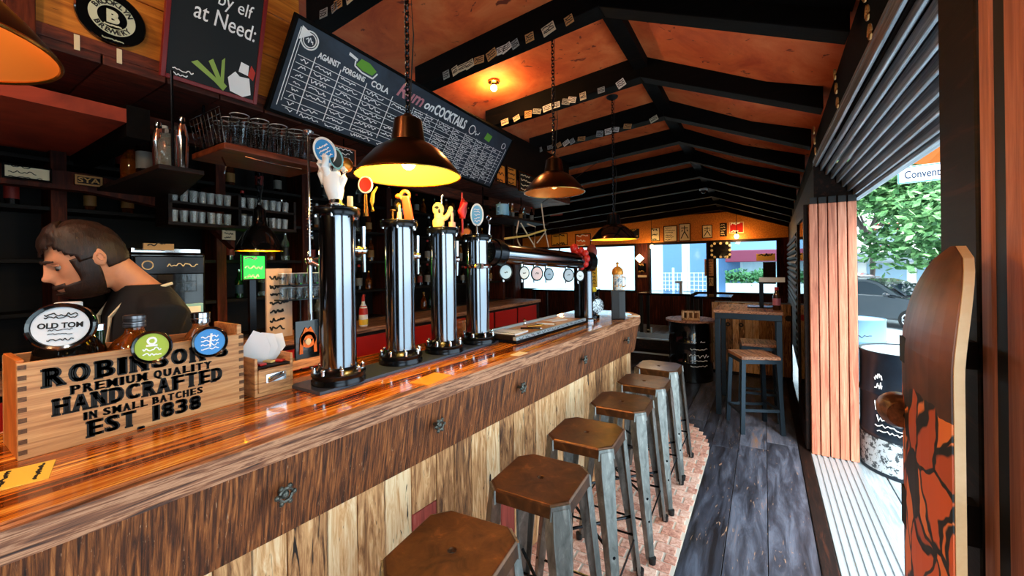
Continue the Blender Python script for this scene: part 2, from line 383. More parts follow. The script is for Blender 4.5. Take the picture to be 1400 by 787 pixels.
for i, (a, b) in enumerate(wins):
    f = MB(); t_ = .05; y0, y1 = YB-.03, YB+.1
    f.box((a-t_, y0, WZ0-t_), (b+t_, y1, WZ0)); f.box((a-t_, y0, WZ1), (b+t_, y1, WZ1+t_)); f.box((a-t_, y0, WZ0), (a, y1, WZ1)); f.box((b, y0, WZ0), (b+t_, y1, WZ1))
    w_ = struct('window_%d' % (i+1), f, DARKWOOD, bevel=.004)
    MB().box((a, YB+.04, WZ0), (b, YB+.05, WZ1)).build('pane', WIN, w_)
# walls behind the bar and the far left corner, lower ceiling behind the bar
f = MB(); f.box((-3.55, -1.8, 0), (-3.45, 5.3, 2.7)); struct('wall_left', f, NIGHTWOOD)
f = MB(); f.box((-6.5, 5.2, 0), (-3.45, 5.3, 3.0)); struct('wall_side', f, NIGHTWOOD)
f = MB(); f.box((-6.5, 5.3, 0), (-6.4, YB+.2, 3.0)); struct('wall_far_left', f, REDWOOD)
f = MB(); f.box((-6.5, -1.9, 0), (.45, -1.8, 3.4)); struct('wall_near', f, DARKWOOD)
f = MB(); f.box((.36, -1.9, 0), (.45, -.9, 2.4)); struct('wall_right_near', f, DARKWOOD)
DARKRED = grain('dark_red_board', [(.3, (60, 18, 8)), (.6, (118, 40, 18)), (.8, (140, 54, 26))], (1, 1, 1), .7, .1)
f = MB(); f.box((-3.5, -1.8, 2.52), (-2.86, 5.3, 2.58)); struct('ceiling_bar', f, DARKRED)
f = MB()
for y in (-.4, .2, .95, 1.9, 2.9, 3.9): f.box((-3.45, y, 2.36), (-2.86, y+.14, 2.52))
struct('trim_19', f, BLACKWOOD)
# canopy over the bar: pine fascia, dark soffit
CX = -2.3
f = MB()
for k in range(3): f.box((CX-.04, .33, 2.49+k*.24), (CX, 1.35, 2.49+k*.24+.235))
struct('trim_20', f, ORANGEWOOD, bevel=.004)
f = MB(); f.box((CX-.04, 1.35, 2.49), (CX, 5.2, 2.98)); struct('trim_24', f, NIGHTWOOD)
f = MB()
y = .30
while y < 5.2:
    f.box((-2.9, y+.003, 2.40), (CX+.01, min(y+.21, 5.2)-.003, 2.44)); y += .21
f.box((CX-.03, .30, 2.44), (CX+.012, 5.2, 2.49)); f.box((-2.92, .3, 2.3), (-2.86, 5.2, 2.56))
struct('trim_21', f, grain('red_brown_soffit', [(.3, (22, 8, 5)), (.55, (84, 32, 18)), (.75, (130, 58, 32))], (12, 2, 12), .6, .3, island=.2), bevel=.003)
f = MB(); f.box((-3.3, -1.7, 2.20), (-2.36, .6, 2.26)); struct('ceiling_low', f, grain('dark_red_panel', [(.3, (120, 36, 16)), (.6, (176, 62, 28)), (.8, (190, 80, 40))], (1, 1, 1), .7, .1))
f = MB(); f.box((-3.3, .6, 2.14), (-2.36, .68, 2.28)); f.box((-3.36, -1.7, 2.14), (-3.3, .68, 2.28)); struct('trim_25', f, BLACKWOOD)
f = MB(); f.box((CX-.02, .26, 2.36), (CX+.04, .33, 3.1)); struct('trim_22', f, REDWOOD, bevel=.004)
f = MB()                                                    # curved beam behind the bartender
pts = [at(0, 250, X=-2.95), at(120, 262, X=-2.95), at(215, 282, X=-2.95), at(290, 312, X=-2.95), at(320, 340, X=-2.95)]
for a, b in zip(pts, pts[1:]):
    q = [(X, p.y, p.z+dz) for dz in (0, .09) for X, p in ((-3.02, a), (-2.94, a), (-2.94, b), (-3.02, b))]; f.hexa(q[:4], q[4:])
struct('trim_23', f, REDWOOD)
# ================================================================== BAR COUNTER
def cfx(Y): return -1.135+.064*Y
def cfront(off=0, y0=-.7):
    p = [(cfx(y0+.25*i)-off, y0+.25*i) for i in range(int((3.35-y0)/.25)+1)]
    c, r = V((-1.36, 3.42)), .46
    p += [(c.x+(r-off)*math.cos(a), c.y+(r*1.05-off)*math.sin(a)) for a in [math.radians(d) for d in (2, 18, 34, 50, 66, 82)]]
    return p
ctr = thing('bar_counter', 'long bar counter with sawn brown apron, cast hooks and pallet-board cladding', 'bar counter', (-1.3, 1.5, 0))
L0 = V((-1.3, 1.5, 0))
def wall_strip(pa, za, pb, zb, th):
    """strip between two outlines"""
    m = MB(); n = len(pa)
    for i in range(n-1):
        q = []
        for (p, z) in ((pb, zb), (pa, za)):
            a, b = V((*p[i], z))-L0, V((*p[i+1], z))-L0; nn = V((b.y-a.y, -(b.x-a.x), 0)).normalized()*th
            q += [a, b, b-nn, a-nn]
        m.hexa(q[:4], q[4:])
    return m
wall_strip(cfront(.012), 1.04, cfront(.05), .81, .03).build('apron', APRONWOOD, ctr, smooth=True)
def along(path, s):
    for a, b in zip(path, path[1:]):
        a, b = V(a), V(b); l = (b-a).length
        if s <= l: return a+(b-a)*s/l, (b-a).normalized()
        s -= l
    return None, None
path = cfront(.085); s = 0; k = 0
while True:
    w = random.uniform(.075, .135); p, d = along(path, s); e, _ = along(path, s+w-.004)
    if e is None: break
    p3, e3 = V((*p, 0))-L0, V((*e, 0))-L0; nn = V((d.y, -d.x, 0))*.02; up = V((0, 0, 1))
    m = MB(); red = k in (9, 11, 14, 17, 22)
    zt = .83
    segs = [(.008, zt, PALLET)] if not red else ([(.008, .52, PALLET), (.523, .60, PALLETRED), (.603, zt, PALLET)] if k % 2 else [(.008, .4, PALLETRED), (.403, zt, PALLET)])
    for z0, z1, mm in segs:
        m = MB(); q = [x+up*z for z in (z0, z1) for x in (p3, e3, e3-nn, p3-nn)]; m.hexa(q[:4], q[4:]); m.build('cladding_board', mm, ctr, bevel=.003)
    s += w; k += 1
MB().box((-.46, -2.2, 0), (-.33, 1.75, 1.03)).build('back_panel', DARKWOOD, ctr)
def hook(y, x=None):
    X = cfx(y)-.032; z = .945
    o = MB(); o.cyl((0, 0, 0), (.035, 0, .0), .006, n=8); o.ball((.03, 0, 0), .012, 10)
    Mx = Matrix.Rotation(PI/2, 4, 'Y')
    o.ring((.036, 0, 0), .017, .0045, Mx, 16, 6)
    for a in range(6):
        o.ball((.036, .023*math.cos(a*PI/3), .023*math.sin(a*PI/3)), (.006, .0075, .0075), 8)
    o.build('hook', grain('cast_iron', [(.3, (34, 34, 32)), (.7, (120, 120, 112))], (40, 40, 40), .4, .3, metal=.7), ctr, smooth=True, loc=V((X, y, z))-L0)
for px in (388, 601, 707, 785, 838, 866): hook(at(px, 667 if px == 388 else 540, X=cfx(1.2 if px > 500 else .5)).y)
hook(-.1)
# the worktop
top = MB(); fr = cfront(0)
edge_pts = fr+[(-1.8, 3.9), (-1.8, -.7)]
wt = thing('bar_worktop', 'glossy orange-brown plank worktop of the bar', 'worktop', (-1.3, 1.5, 1.04))
WL = V((-1.3, 1.5, 1.04))
m = MB()
nb = 9
for k in range(nb):                                        # planks run along the bar, each a strip of the outline
    a, b = k/nb, (k+1)/nb
    ys = [p[1] for p in fr]
    for i in range(len(fr)-1): pass
    o1, o2 = .042+(k*.0725), .042+(k+1)*.0725-.0006
    p1 = [(p[0]-o1, p[1]) for p in fr if p[1] < 3.6]; p2 = [(p[0]-o2, p[1]) for p in fr if p[1] < 3.6]
    ye = 3.42+math.sqrt(max(.001, .47**2-max(0, (-1.36-(.0-o1-.92))*0)**2)) if False else None
    def end(o):
        X = -.905-o; d = X+1.36; return 3.42+1.05*math.sqrt(max(0, .418**2-min(.418, abs(d))**2)) if d > 0 else 3.86
    p1 = [(x, y) for x, y in p1 if y <= 3.4]+[(-.917-o1+.0, max(3.41, end(o1)))]; p2 = [(x, y) for x, y in p2 if y <= 3.4]+[(-.917-o2, max(3.41, end(o2)))]
    poly = p1+p2[::-1]
    m.prism([(x-WL.x, y-WL.y) for x, y in poly], .06)
m.build('planks', TOPWOOD, wt)
m = MB(); n = len(fr); inner = cfront(.043)
for i in range(n-1):
    q = [V((*p, z))-WL for z in (1.04, 1.1) for p in (fr[i], fr[i+1], inner[i+1], inner[i])]; m.hexa(q[:4], q[4:])
m.build('edge_board', EDGEWOOD, wt, smooth=True, bevel=.004)

# ================================================================== BAR STOOLS (metal, at the bar)
def chamfer_sq(h, c):
    return [(h-c, -h), (h, -h+c), (h, h-c), (h-c, h), (-h+c, h), (-h, h-c), (-h, -h+c), (-h+c, -h)]
def metal_stool(loc, rz, label):
    t = thing('bar_stool', label, 'stool', loc, rz, 'metal stools along the bar')
    H = .75; m = MB()
    def ringv(h, c, z): return [(x, y, z) for x, y in chamfer_sq(h, c)]
    rings = [ringv(.158, .05, H-.045), ringv(.155, .05, H-.008), ringv(.150, .048, H), ringv(.03, .012, H-.003)]
    vs = [v for r in rings for v in r]; fs = []
    for j in range(3):
        for i in range(8): fs.append((j*8+i, j*8+(i+1) % 8, (j+1)*8+(i+1) % 8, (j+1)*8+i))
    # centre hole
    hole = [(.012*math.cos(a), .012*math.sin(a), H-.004) for a in [2*PI*(i+.5)/8-PI/2 for i in range(8)]]
    hole2 = [(x, y, z-.014) for x, y, z in hole]
    vs += hole+hole2
    for i in range(8): fs.append((24+i, 24+(i+1) % 8, 32+(i+1) % 8, 32+i)); fs.append((32+i, 32+(i+1) % 8, 40+(i+1) % 8, 40+i))
    m._add(vs, fs)
    o = m.build('seat', BROWNSEAT, t, bevel=.003)
    sm = o.modifiers.new('solid', 'SOLIDIFY'); sm.thickness = .003
    m = MB()
    for (a, b) in ((0, 1), (2, 3), (4, 5), (6, 7)):          # steel corner caps of the seat; their grey also stands in for reflected light
        c = chamfer_sq(.1605, .051); c2 = chamfer_sq(.1575, .049); p_, q_ = V((*c[a], 0)), V((*c[b], 0)); r_, s_ = V((*c2[a], 0)), V((*c2[b], 0)); up = V((0, 0, 1)); d_ = (p_+q_).normalized()
        ex = (q_-p_).normalized()*.004
        MB().hexa([p_-ex+up*(H-.052), q_+ex+up*(H-.052), q_+ex-d_*.006+up*(H-.052), p_-ex-d_*.006+up*(H-.052)], [r_+up*(H-.007)+d_*.0015, s_+up*(H-.007)+d_*.0015, s_-d_*.005+up*(H-.007), r_-d_*.005+up*(H-.007)]).build('corner_cap', IRON, t)
    for sx in (-1, 1):
        for sy in (-1, 1):
            l = MB(); d = V((sx, sy, 0)).normalized(); q = V((-d.y, d.x, 0))
            T = V((sx*.136, sy*.136, H-.02)); B = V((sx*.198, sy*.198, 0.012)); Mi = T.lerp(B, .12)
            # folded sheet: ridge line outside, two flanges turned in
            st = [(T, .045, .02), (Mi, .05, .024), (T.lerp(B, .5), .036, .022), (B, .022, .018)]
            vs = []
            for p, w, dp in st:
                for u_, v_ in ((-w, -dp*1.3), (-w*.62, 0), (w*.62, 0), (w, -dp*1.3)): vs.append(p+q*u_+d*v_)
            fs = [(j*4+i, j*4+i+1, (j+1)*4+i+1, (j+1)*4+i) for j in range(3) for i in range(3)]
            l._add(vs, fs); o = l.build('leg', IRON, t, bevel=.002)
            sm = o.modifiers.new('solid', 'SOLIDIFY'); sm.thickness = .004
            MB().cyl(B-V((0, 0, .012)), B+V((0, 0, .02)), .017, .02, 10).build('foot', BLACK, o)
    for z, k in ((.30, 0), (.30, 1)):
        r = .136+(.198-.136)*(H-.02-z)/(H-.03)
        a, b = ((-r, -r, z), (r, r, z)) if k == 0 else ((-r, r, z+.012), (r, -r, z+.012))
        MB().tube([a, b], .007, 8).build('brace', BLACKSTEEL, t)
    r = .136+(.198-.136)*(H-.02-.2)/(H-.03)
    MB().tube([(-r, -r, .2), (r, -r, .2), (r, r, .2), (-r, r, .2)], .006, 8, True).build('foot_ring', BLACKSTEEL, t)
    return t
sp = [(-.752, .862), (-.722, 1.335), (-.727, 1.81), (-.712, 2.32), (-.704, 2.80), (-.708, 3.27)]
ls = ['brown-topped steel bar stool nearest the camera, cut off at the bottom of the photo', 'brown-topped steel bar stool second from the camera along the bar', 'brown-topped steel bar stool third from the camera along the bar', 'brown-topped steel bar stool fourth from the camera along the bar', 'brown-topped steel bar stool fifth from the camera, one short of the last', 'brown-topped steel bar stool farthest away, at the rounded bar end']
for (x, y), l, a in zip(sp, ls, (.12, .06, .05, .04, .02, .0)): metal_stool((x, y, .009), a, l)

# ================================================================== BEER TOWERS
m = MB(); a, b = at(440, 534, Z=1.1), at(672, 474, Z=1.1)
m.box((-1.53, .84, 1.1), (-1.335, 2.02, 1.112))
tag(m.build('tower_base_plate', mat('slate_grey_plate', (60, 68, 82), .3, .3), bevel=.002), 'long slate-grey base plate under the four beer towers', 'base plate')
PZ = 1.112
def tower(loc, label, H, r=.066):
    t = thing('beer_tower', label, 'beer tower', (*loc, PZ), 0, 'chrome beer towers')
    MB().lathe([(r, .03), (r, H-.02)], n=40).build('column', STEEL, t, smooth=True)
    MB().lathe([(r+.033, 0), (r+.033, .014), (r+.03, .018), (r+.03, .026), (r+.033, .03), (r+.033, .038), (r+.012, .046), (r+.002, .062)], n=40).build('base_flange', BLACKSTEEL, t, smooth=True)
    MB().lathe([(r+.001, H-.035), (r+.018, H-.03), (r+.02, H-.016), (r+.018, H-.008), (r+.02, H-.004), (r+.018, H), (r-.01, H+.004)], n=40).build('top_flange', BLACKSTEEL, t, smooth=True)
    for k in range(8):
        a = k*PI/4+.3; c = ((r+.021)*math.cos(a), (r+.021)*math.sin(a))
        MB().cyl((*c, .0), (*c, .056), .008, n=8).ball((*c, .058), .0085, 8).build('bolt', SILVER, t, smooth=True)
    for k in range(6):
        a = k*PI/3+.2; c = ((r+.012)*math.cos(a), (r+.012)*math.sin(a))
        MB().cyl((*c, H-.04), (*c, H+.002), .0065, n=8).build('bolt', SILVER, t, smooth=True)
    # faucet on the serving side
    m = MB(); m.cyl((-.02, r-.01, H-.16), (-.02, r+.07, H-.16), .012); m.ball((-.02, r+.07, H-.16), .018); m.cyl((-.02, r+.07, H-.16), (-.02, r+.07, H-.06), .008, .011)
    m.cyl((-.02, r+.07, H-.16), (-.035, r+.085, H-.25), .010, .007); m.cyl((-.02, r+.03, H-.16), (-.02, r+.045, H-.16), .02)
    m.build('faucet', SILVER, t, smooth=True)
    return t
TP = [(-1.41, .968), (-1.44, 1.31), (-1.417, 1.585), (-1.412, 1.872)]
TL = ['chrome beer tower nearest the crate, topped by a white hand handle', 'second chrome beer tower from the crate, with red handle behind', 'third chrome beer tower from the crate, topped by a cream waving figure', 'fourth chrome beer tower, under an oval pale blue badge beside the horizontal pipe']
HT = [.672, .655, .640, .620]
tw = [tower(p, l, h) for p, l, h in zip(TP, TL, HT)]
def badge(par, name, c, n, rx, ry, face, rim=BLACK, th=.012, roll=0, deco=None):
    """oval badge: rim part with face (and mark) sub-parts; n = facing direction"""
    nn = V(n).normalized(); rt = V((0, 0, 1)).cross(nn).normalized(); up = nn.cross(rt)
    M = frame(c, rt*math.cos(roll)+up*math.sin(roll), up*math.cos(roll)-rt*math.sin(roll)) @ Matrix.Diagonal((rx, ry, 1, 1))
    o = MB().lathe([(.001, -th), (.92, -th), (1, -th*.6), (1, th*.3), (.94, th*.5), (.84, th*.35), (.83, .001), (.001, .001)], n=36, M=M).build(name, rim, par, smooth=True)
    MB().lathe([(.001, .001), (.83, .001), (.82, .003), (.001, .0032)], n=32, M=M).build('badge_face', face, o)
    return o, frame(c, rt*math.cos(roll)+up*math.sin(roll), up*math.cos(roll)-rt*math.sin(roll))
VIEW = V((.6, -.8, -.02))
# tower 1: hand holding a blue badge, round dark sign, small red round handle, copper ball
t = tw[0]; H = HT[0]
ax = V((.88, .47, 0)); ax.normalize()                       # sideways in the picture
dp = V((.5, -.86, 0))
def hp(s, z, d=0): return V((0, 0, H))+ax*s+V((0, 0, z))+dp*d
hand = bpy.data.meshes.new('hand')
m = MB()
m.tube([hp(-.004, .0), hp(-.004, .03), hp(-.008, .07), hp(-.015, .11), hp(-.02, .135)], [.022, .024, .034, .038, .03], 12)
m.tube([hp(-.045, .10), hp(-.062, .14), hp(-.066, .175), hp(-.062, .19)], [.016, .014, .013, .009], 10)
m.tube([hp(-.022, .12, .02), hp(-.03, .155, .03), hp(-.026, .19, .034), hp(-.022, .2, .034)], [.016, .015, .013, .008], 10)
m.tube([hp(.012, .085), hp(.03, .12), hp(.034, .145), hp(.026, .158)], [.016, .014, .012, .008], 10)
m.tube([hp(-.03, .12, -.025), hp(-.046, .16, -.028), hp(-.044, .2, -.028)], [.014, .013, .009], 10)
m.tube([hp(-.01, .12, -.028), hp(-.015, .16, -.03), hp(-.012, .19, -.03)], [.014, .013, .009], 10)
hd = m.build('tap_handle', WHITE, t, smooth=True); hd['label'] = 'white hand-shaped tap handle holding a blue badge'
MB().lathe([(.036, 0), (.036, .012), (.026, .02), (.024, .034)], hp(-.004, 0), 24).build('cuff', SILVER, hd, smooth=True)
b_, M_ = badge(hd, 'badge', hp(-.043, .222, .004), dp+V((0, 0, -.1)), .043, .058, BLUE, WHITE, .01, .45)
mk = MB()
for k in range(4): mk.scrawl(-.022, .02-.014*k, .044, .008, M_ @ Matrix.Translation((0, 0, .0035)), .003)
mk.build('lettering', CHALK, t)
b_, M_ = badge(t, 'badge', hp(.0, .195, .0), dp, .026, .045, mat('dark_teal_face', (20, 46, 52), .4), mat('pale_teal_rim', (130, 200, 210), .4), .008, .3)
MB().ball(hp(.022, .175, -.03), .03, 14).build('copper_ball', mat('hammered_copper', (206, 130, 50), .35, .8), t, smooth=True)
m = MB(); m.cyl(hp(.04, 0, -.03), hp(.04, .05, -.03), .012, .01); m.build('handle_stub', CREAM, t, smooth=True)
m = MB(); m.cyl(hp(.075, -.02, -.1), hp(.075, .07, -.1), .011, .006); o = m.build('tap_handle', BRASS, t, smooth=True)
o, M_ = badge(o, 'badge', hp(.075, .11, -.1), dp, .030, .036, RED, WHITE, .008)
m = MB(); m.tube([hp(.104, .0, -.1), hp(.102, .04, -.1), hp(.108, .075, -.1), hp(.125, .1, -.1)], [.008, .009, .007, .003], 8); m.build('tap_handle', mat('yellow_horn', (222, 176, 40), .4), t, smooth=True)
# tower 2
t = tw[1]; H = HT[1]
m = MB(); m.box((-.016, -.012, 0), (.016, .012, .012)); 
p0, p1 = hp(.052, -.02), hp(.034, .115); m.hexa([p0+ax*-.022+dp*.01, p0+ax*.022+dp*.01, p0+ax*.022-dp*.012, p0+ax*-.022-dp*.012], [p1+ax*-.02+dp*.01, p1+ax*.016+dp*.01, p1+ax*.016-dp*.012, p1+ax*-.02-dp*.012])
o = m.build('tap_handle', mat('red_orange_handle', (206, 62, 28), .4), t, bevel=.006); o['label'] = 'red paddle tap handle'
m = MB(); m.ring(hp(.03, .118), .02, .008, frame((0, 0, 0), ax, (0, 0, 1)), 16, 8); m.ball(hp(-.002, .115), (.018, .012, .012), 10); m.build('handle_crest', ORANGE, o, smooth=True)
m = MB(); m.cyl(hp(-.03, 0), hp(-.03, .045), .006, .005); m.box((-.02, -.02, 0), (.0, 0, 0.01)); m.ball(hp(-.03, .05), (.016, .016, .006), 8); m.build('brass_tap', BRASS, t, smooth=True)
m = MB(); m.cyl(hp(.002, 0), hp(.002, .04), .012, .01); m.cyl(hp(.002, .04), hp(.002, .075), .006, .005); m.build('handle_stub', mat('pale_red_stub', (214, 150, 130), .5), t, smooth=True)
m = MB(); m.tube([hp(-.06, .05, -.15), hp(-.04, .13, -.15), hp(-.01, .16, -.15), hp(.015, .13, -.15)], .004, 6); o = m.build('tap_lever', GLOSSBLACK, t, smooth=True); MB().ball(hp(-.05, .08, -.15), (.03, .03, .05), 10).build('knob', GLOSSBLACK, o, smooth=True)
# tower 3: cream figure handle waving
t = tw[2]; H = HT[2]
m = MB(); m.ball(hp(-.022, .025), (.034, .03, .04), 14); m.ball(hp(-.022, .098), (.032, .03, .038), 14); m.tube([hp(-.02, .05), hp(-.02, .09)], [.024, .024], 10)
m.tube([hp(-.01, .045), hp(.018, .055), hp(.034, .075), hp(.04, .09)], [.018, .014, .012, .014], 10); m.ball(hp(.043, .096), (.014, .012, .018), 10)
o = m.build('tap_handle', YEL, t, smooth=True); o['label'] = 'cream figure-shaped tap handle with one arm raised'
MB().cyl(hp(-.005, .12), hp(-.003, .17), .004).ball(hp(.0, .17), .007, 8).build('aerial', SILVER, o, smooth=True)
MB().ball(hp(-.026, .104, .026), (.016, .006, .008), 10).ball(hp(-.012, .086, .029), (.007, .005, .012), 10).build('markings', INK, o, smooth=True)
m = MB(); m.cyl(hp(.05, 0), hp(.05, .03), .018, .018); m.cyl(hp(.05, .03), hp(.05, .08), .008, .008); m.build('handle_stub', mat('pale_red_stub', (214, 150, 130), .5), t, smooth=True)
m = MB(); m.tube([hp(.088, .06, -.1), hp(.088, .10, -.1), hp(.098, .145, -.1), hp(.088, .165, -.1)], [.016, .026, .022, .012], 12); m.tube([hp(.088, .165, -.1), hp(.088, .2, -.1)], .005, 8); m.tube([hp(.088, -.02, -.1), hp(.088, .06, -.1)], .006, 8); m.build('tap_handle', RED, t, smooth=True)
# tower 4: oval pale blue badge
t = tw[3]; H = HT[3]
m = MB(); m.cyl(hp(.0, 0), hp(.0, .06), .007, .005); o = m.build('tap_handle', SILVER, t, smooth=True)
b_, M_ = badge(o, 'badge', hp(.002, .118), dp, .038, .066, mat('pale_blue_face', (104, 180, 226), .4), WHITE, .01)
mk = MB()
for k in range(5): mk.scrawl(-.016, .035-.018*k, .032, .012, M_ @ Matrix.Translation((0, 0, .0035)), .003)
mk.build('lettering', CHALK, t)
b_, M_ = badge(t, 'badge', hp(-.075, .02, -.06), dp+V((-.4, .2, .5)), .04, .034, mat('tan_face', (206, 130, 70), .4), mat('brown_rim', (90, 44, 20), .4), .012, -.5)
m = MB(); m.tube([hp(.07, -.03), hp(.072, .06), hp(.07, .085)], .006, 8); m.ring(hp(.07, .1), .012, .004, frame((0, 0, 0), ax, (0, 0, 1)), 14, 6); m.build('tap_lever', SILVER, t, smooth=True)
m = MB(); m.ring((0, 0, .44), .074, .012, None, 30, 8); m.box((.05, -.075, .425), (.085, -.055, .455)); m.build('clamp_ring', SILVER, t, smooth=True)
# horizontal pipe
P0 = V((-1.402, 1.985, 1.635)); P1 = V((-1.20, 3.05, 1.575))
t = thing('pipe_beer_tower', 'chrome horizontal pipe beer tower with hanging round badges', 'beer tower', (P1.x, P1.y, 1.1))
o_ = V((P1.x, P1.y, 1.1)); A, B = P0-o_, P1-o_; dr = (B-A).normalized()
MB().cyl(A, B, .062, n=36).build('pipe', STEEL, t, smooth=True)
MB().cyl(A+dr*.02, A+dr*.07, .085, n=36).cyl(A+dr*.08, A+dr*.1, .072, n=36).build('collar', BLACKSTEEL, t, smooth=True)
Md = frame(A-dr*.004, V((0, 0, 1)).cross(-dr), (0, 0, 1))
m = MB().cyl(A-dr*.02, A+dr*.03, .072, .08, n=36); 
o = m.build('end_cap', BLACKSTEEL, t, smooth=True)
m = MB()
for k in range(6): m.scrawl(-.05, .045-.018*k, .1, .02, Md @ Matrix.Translation((0, 0, .018)), .005)
m.build('end_cap_relief', SILVER, o)
MB().cyl(B-dr*.06, B+dr*.02, .084, n=36).build('collar', BLACKSTEEL, t, smooth=True)
m = MB(); m.lathe([(.0, 0), (.0, 0)], n=4)
def V2(p): return V(p)
m = MB().lathe([(.055, .0), (.055, .02), (.04, .03), (.036, .40), (.04, .44)], (0, 0, 0), 28); m.build('support_column', STEEL, t, smooth=True)
m = MB().box((-.10, -.05, .0), (-.045, .05, .44)); m.build('support_column', BLACKSTEEL, t, bevel=.01)
m = MB()
for k in range(9):
    a = 2*PI*k/9; c = B+V((0, -.02, .0)); q = frame((0, 0, 0), V((0, 0, 1)).cross(-dr), (0, 0, 1)).to_3x3()
    m.ball(c-dr*.09+q @ V((.062*math.cos(a), .062*math.sin(a)+.02, 0)), (.026, .026, .03), 10)
m.ball(B-dr*.1+V((-.05, 0, .1)), (.035, .035, .04), 10)
o = m.build('end_ornament', RED, t, smooth=True); o['label'] = 'red knobbly ornament on the pipe end'
for k, (s_, mt) in enumerate(((.10, 'pale_grey_face'), (.26, 'ivory_face'), (.38, 'pink_face'), (.5, 'blue_grey_face'), (.72, 'steel_face'), (.86, 'white_face'))):
    c = A+(B-A)*s_+V((.03, -.01, -.115)); face = mat(mt, {'pale_grey_face': (190, 210, 214), 'ivory_face': (226, 224, 214), 'pink_face': (222, 190, 186), 'blue_grey_face': (150, 170, 184), 'steel_face': (170, 180, 188), 'white_face': (228, 232, 232)}[mt], .4)
    o = MB().cyl(c+V((-.02, 0, .075)), c+V((-.02, 0, -.06)), .010, .008).build('faucet', SILVER, t, smooth=True)
    b_, M_ = badge(o, 'badge', c, V((.75, -.6, 0)), .036 if k % 2 else .044, .044 if k % 2 else .05, face, BLACK, .01)
    mk = MB(); mk.ring((0, 0, .004), .016, .003, M_ , 14, 5); mk.scrawl(-.01, 0, .02, .014, M_ @ Matrix.Translation((0, 0, .004)), .004); mk.build('badge_mark', INK, o)
# ================================================================== ON THE WORKTOP
# shallow bar-mat box past the towers
t = thing('bar_tray', 'low grey-edged tray with dark mat lying on worktop under the pipe', 'tray', (-1.33, 2.46, 1.1), math.radians(-2))
m = MB(); m.box((-.14, -.49, 0), (.14, .49, .018)); m.build('base', BLACKSTEEL, t, bevel=.003)
m = MB(); m.box((.112, -.49, .018), (.138, .49, .04)); m.build('front_rim', ALU, t, bevel=.004)
m = MB(); m.box((-.138, -.49, .018), (-.12, .49, .05)); m.build('back_rim', ALU, t, bevel=.003)
m = MB(); m.box((-.138, -.488, .018), (.112, -.46, .046)); m.build('end_panel', DARKWOOD, t, bevel=.003)
MB().box((-.12, -.46, .018), (.112, .488, .034)).build('rubber_mat', BACKBOARD, t)
m = MB()
for k in range(14): m.scrawl(-.46+.066*k, .036, .05, .016, frame((.1385, 0, -.007), (0, 1, 0), (0, 0, 1)), .004, 6)
m.build('rim_relief', mat('dark_relief', (60, 66, 74), .5), t)
tw_ = lambda x, y, z=0: V((-1.33, 2.46, 1.1+z))+Matrix.Rotation(math.radians(-2), 3, 'Z') @ V((x, y, 0))
def flat_card(name, label, cat, p, rz, sx, sy, m, th=.003, lines=0, group=None):
    t = thing(name, label, cat, p, rz, group)
    MB().box((-sx/2, -sy/2, 0), (sx/2, sy/2, th)).build('sheet', m, t)
    if lines:
        k = MB()
        for i in range(lines): k.scrawl(-sx*.4, sy*.36-sy*.72*i/max(1, lines-1), sx*.8, sy*.06, Matrix.Translation((0, 0, th)), sy*.03)
        k.build('print', INK, t)
    return t
flat_card('card', 'white printed card lying at the near end of the bar tray', 'card', tw_(-.01, -.35, .0345), .05, .18, .17, PAPER, .010, 2)
flat_card('card', 'white slip of paper at the far end of the bar tray', 'card', tw_(-.03, .30,   .0345), -.3, .10, .16, PAPER, .003)
def pen(label, p, rz, m, L=.13):
    t = thing('pen', label, 'pen', p, rz, 'pens and openers in the bar tray')
    MB().cyl((-L/2, 0, .006), (L/2, 0, .006), .006).build('barrel', m, t, smooth=True)
    MB().cyl((L/2, 0, .006), (L/2+.012, 0, .006), .005, .001).build('tip', SILVER, t)
pen('black pen lying in the bar tray nearest the white card', tw_(.03, -.16, .0345), .5, GLOSSBLACK)
pen('golden pen lying in the bar tray, middle of the three', tw_(.0, -.05, .0345), 1.1, BRASS)
pen('white pen lying in the bar tray, farthest from the white card', tw_(.02, .06, .0345), .2, WHITE)
t = thing('bottle_opener', 'steel bottle opener with knob in the middle of the bar tray', 'bottle opener', tw_(-.07, .02, .0345), .4)
m = MB(); m.box((-.06, -.01, 0), (.03, .01, .006)); m.ring((.05, 0, .004), .02, .005); m.build('body', SILVER, t); MB().lathe([(.012, .005), (.008, .02), (.013, .035), (.0, .042)], (-.05, 0, 0), 12).build('knob', SILVER, t, smooth=True)
flat_card('coaster', 'golden-brown square bar mat lying on worktop before the second tower', 'coaster', (at(590, 518, Z=1.1).x, at(590, 518, Z=1.1).y, 1.1), .1, .09, .16, mat('amber_mat', (226, 150, 40), .5), .003)
flat_card('coaster', 'small pale card lying near the worktop edge past the tray', 'card', (at(712, 484, Z=1.1).x-.01, at(712, 484, Z=1.1).y, 1.1), 0, .05, .09, CREAM, .002)
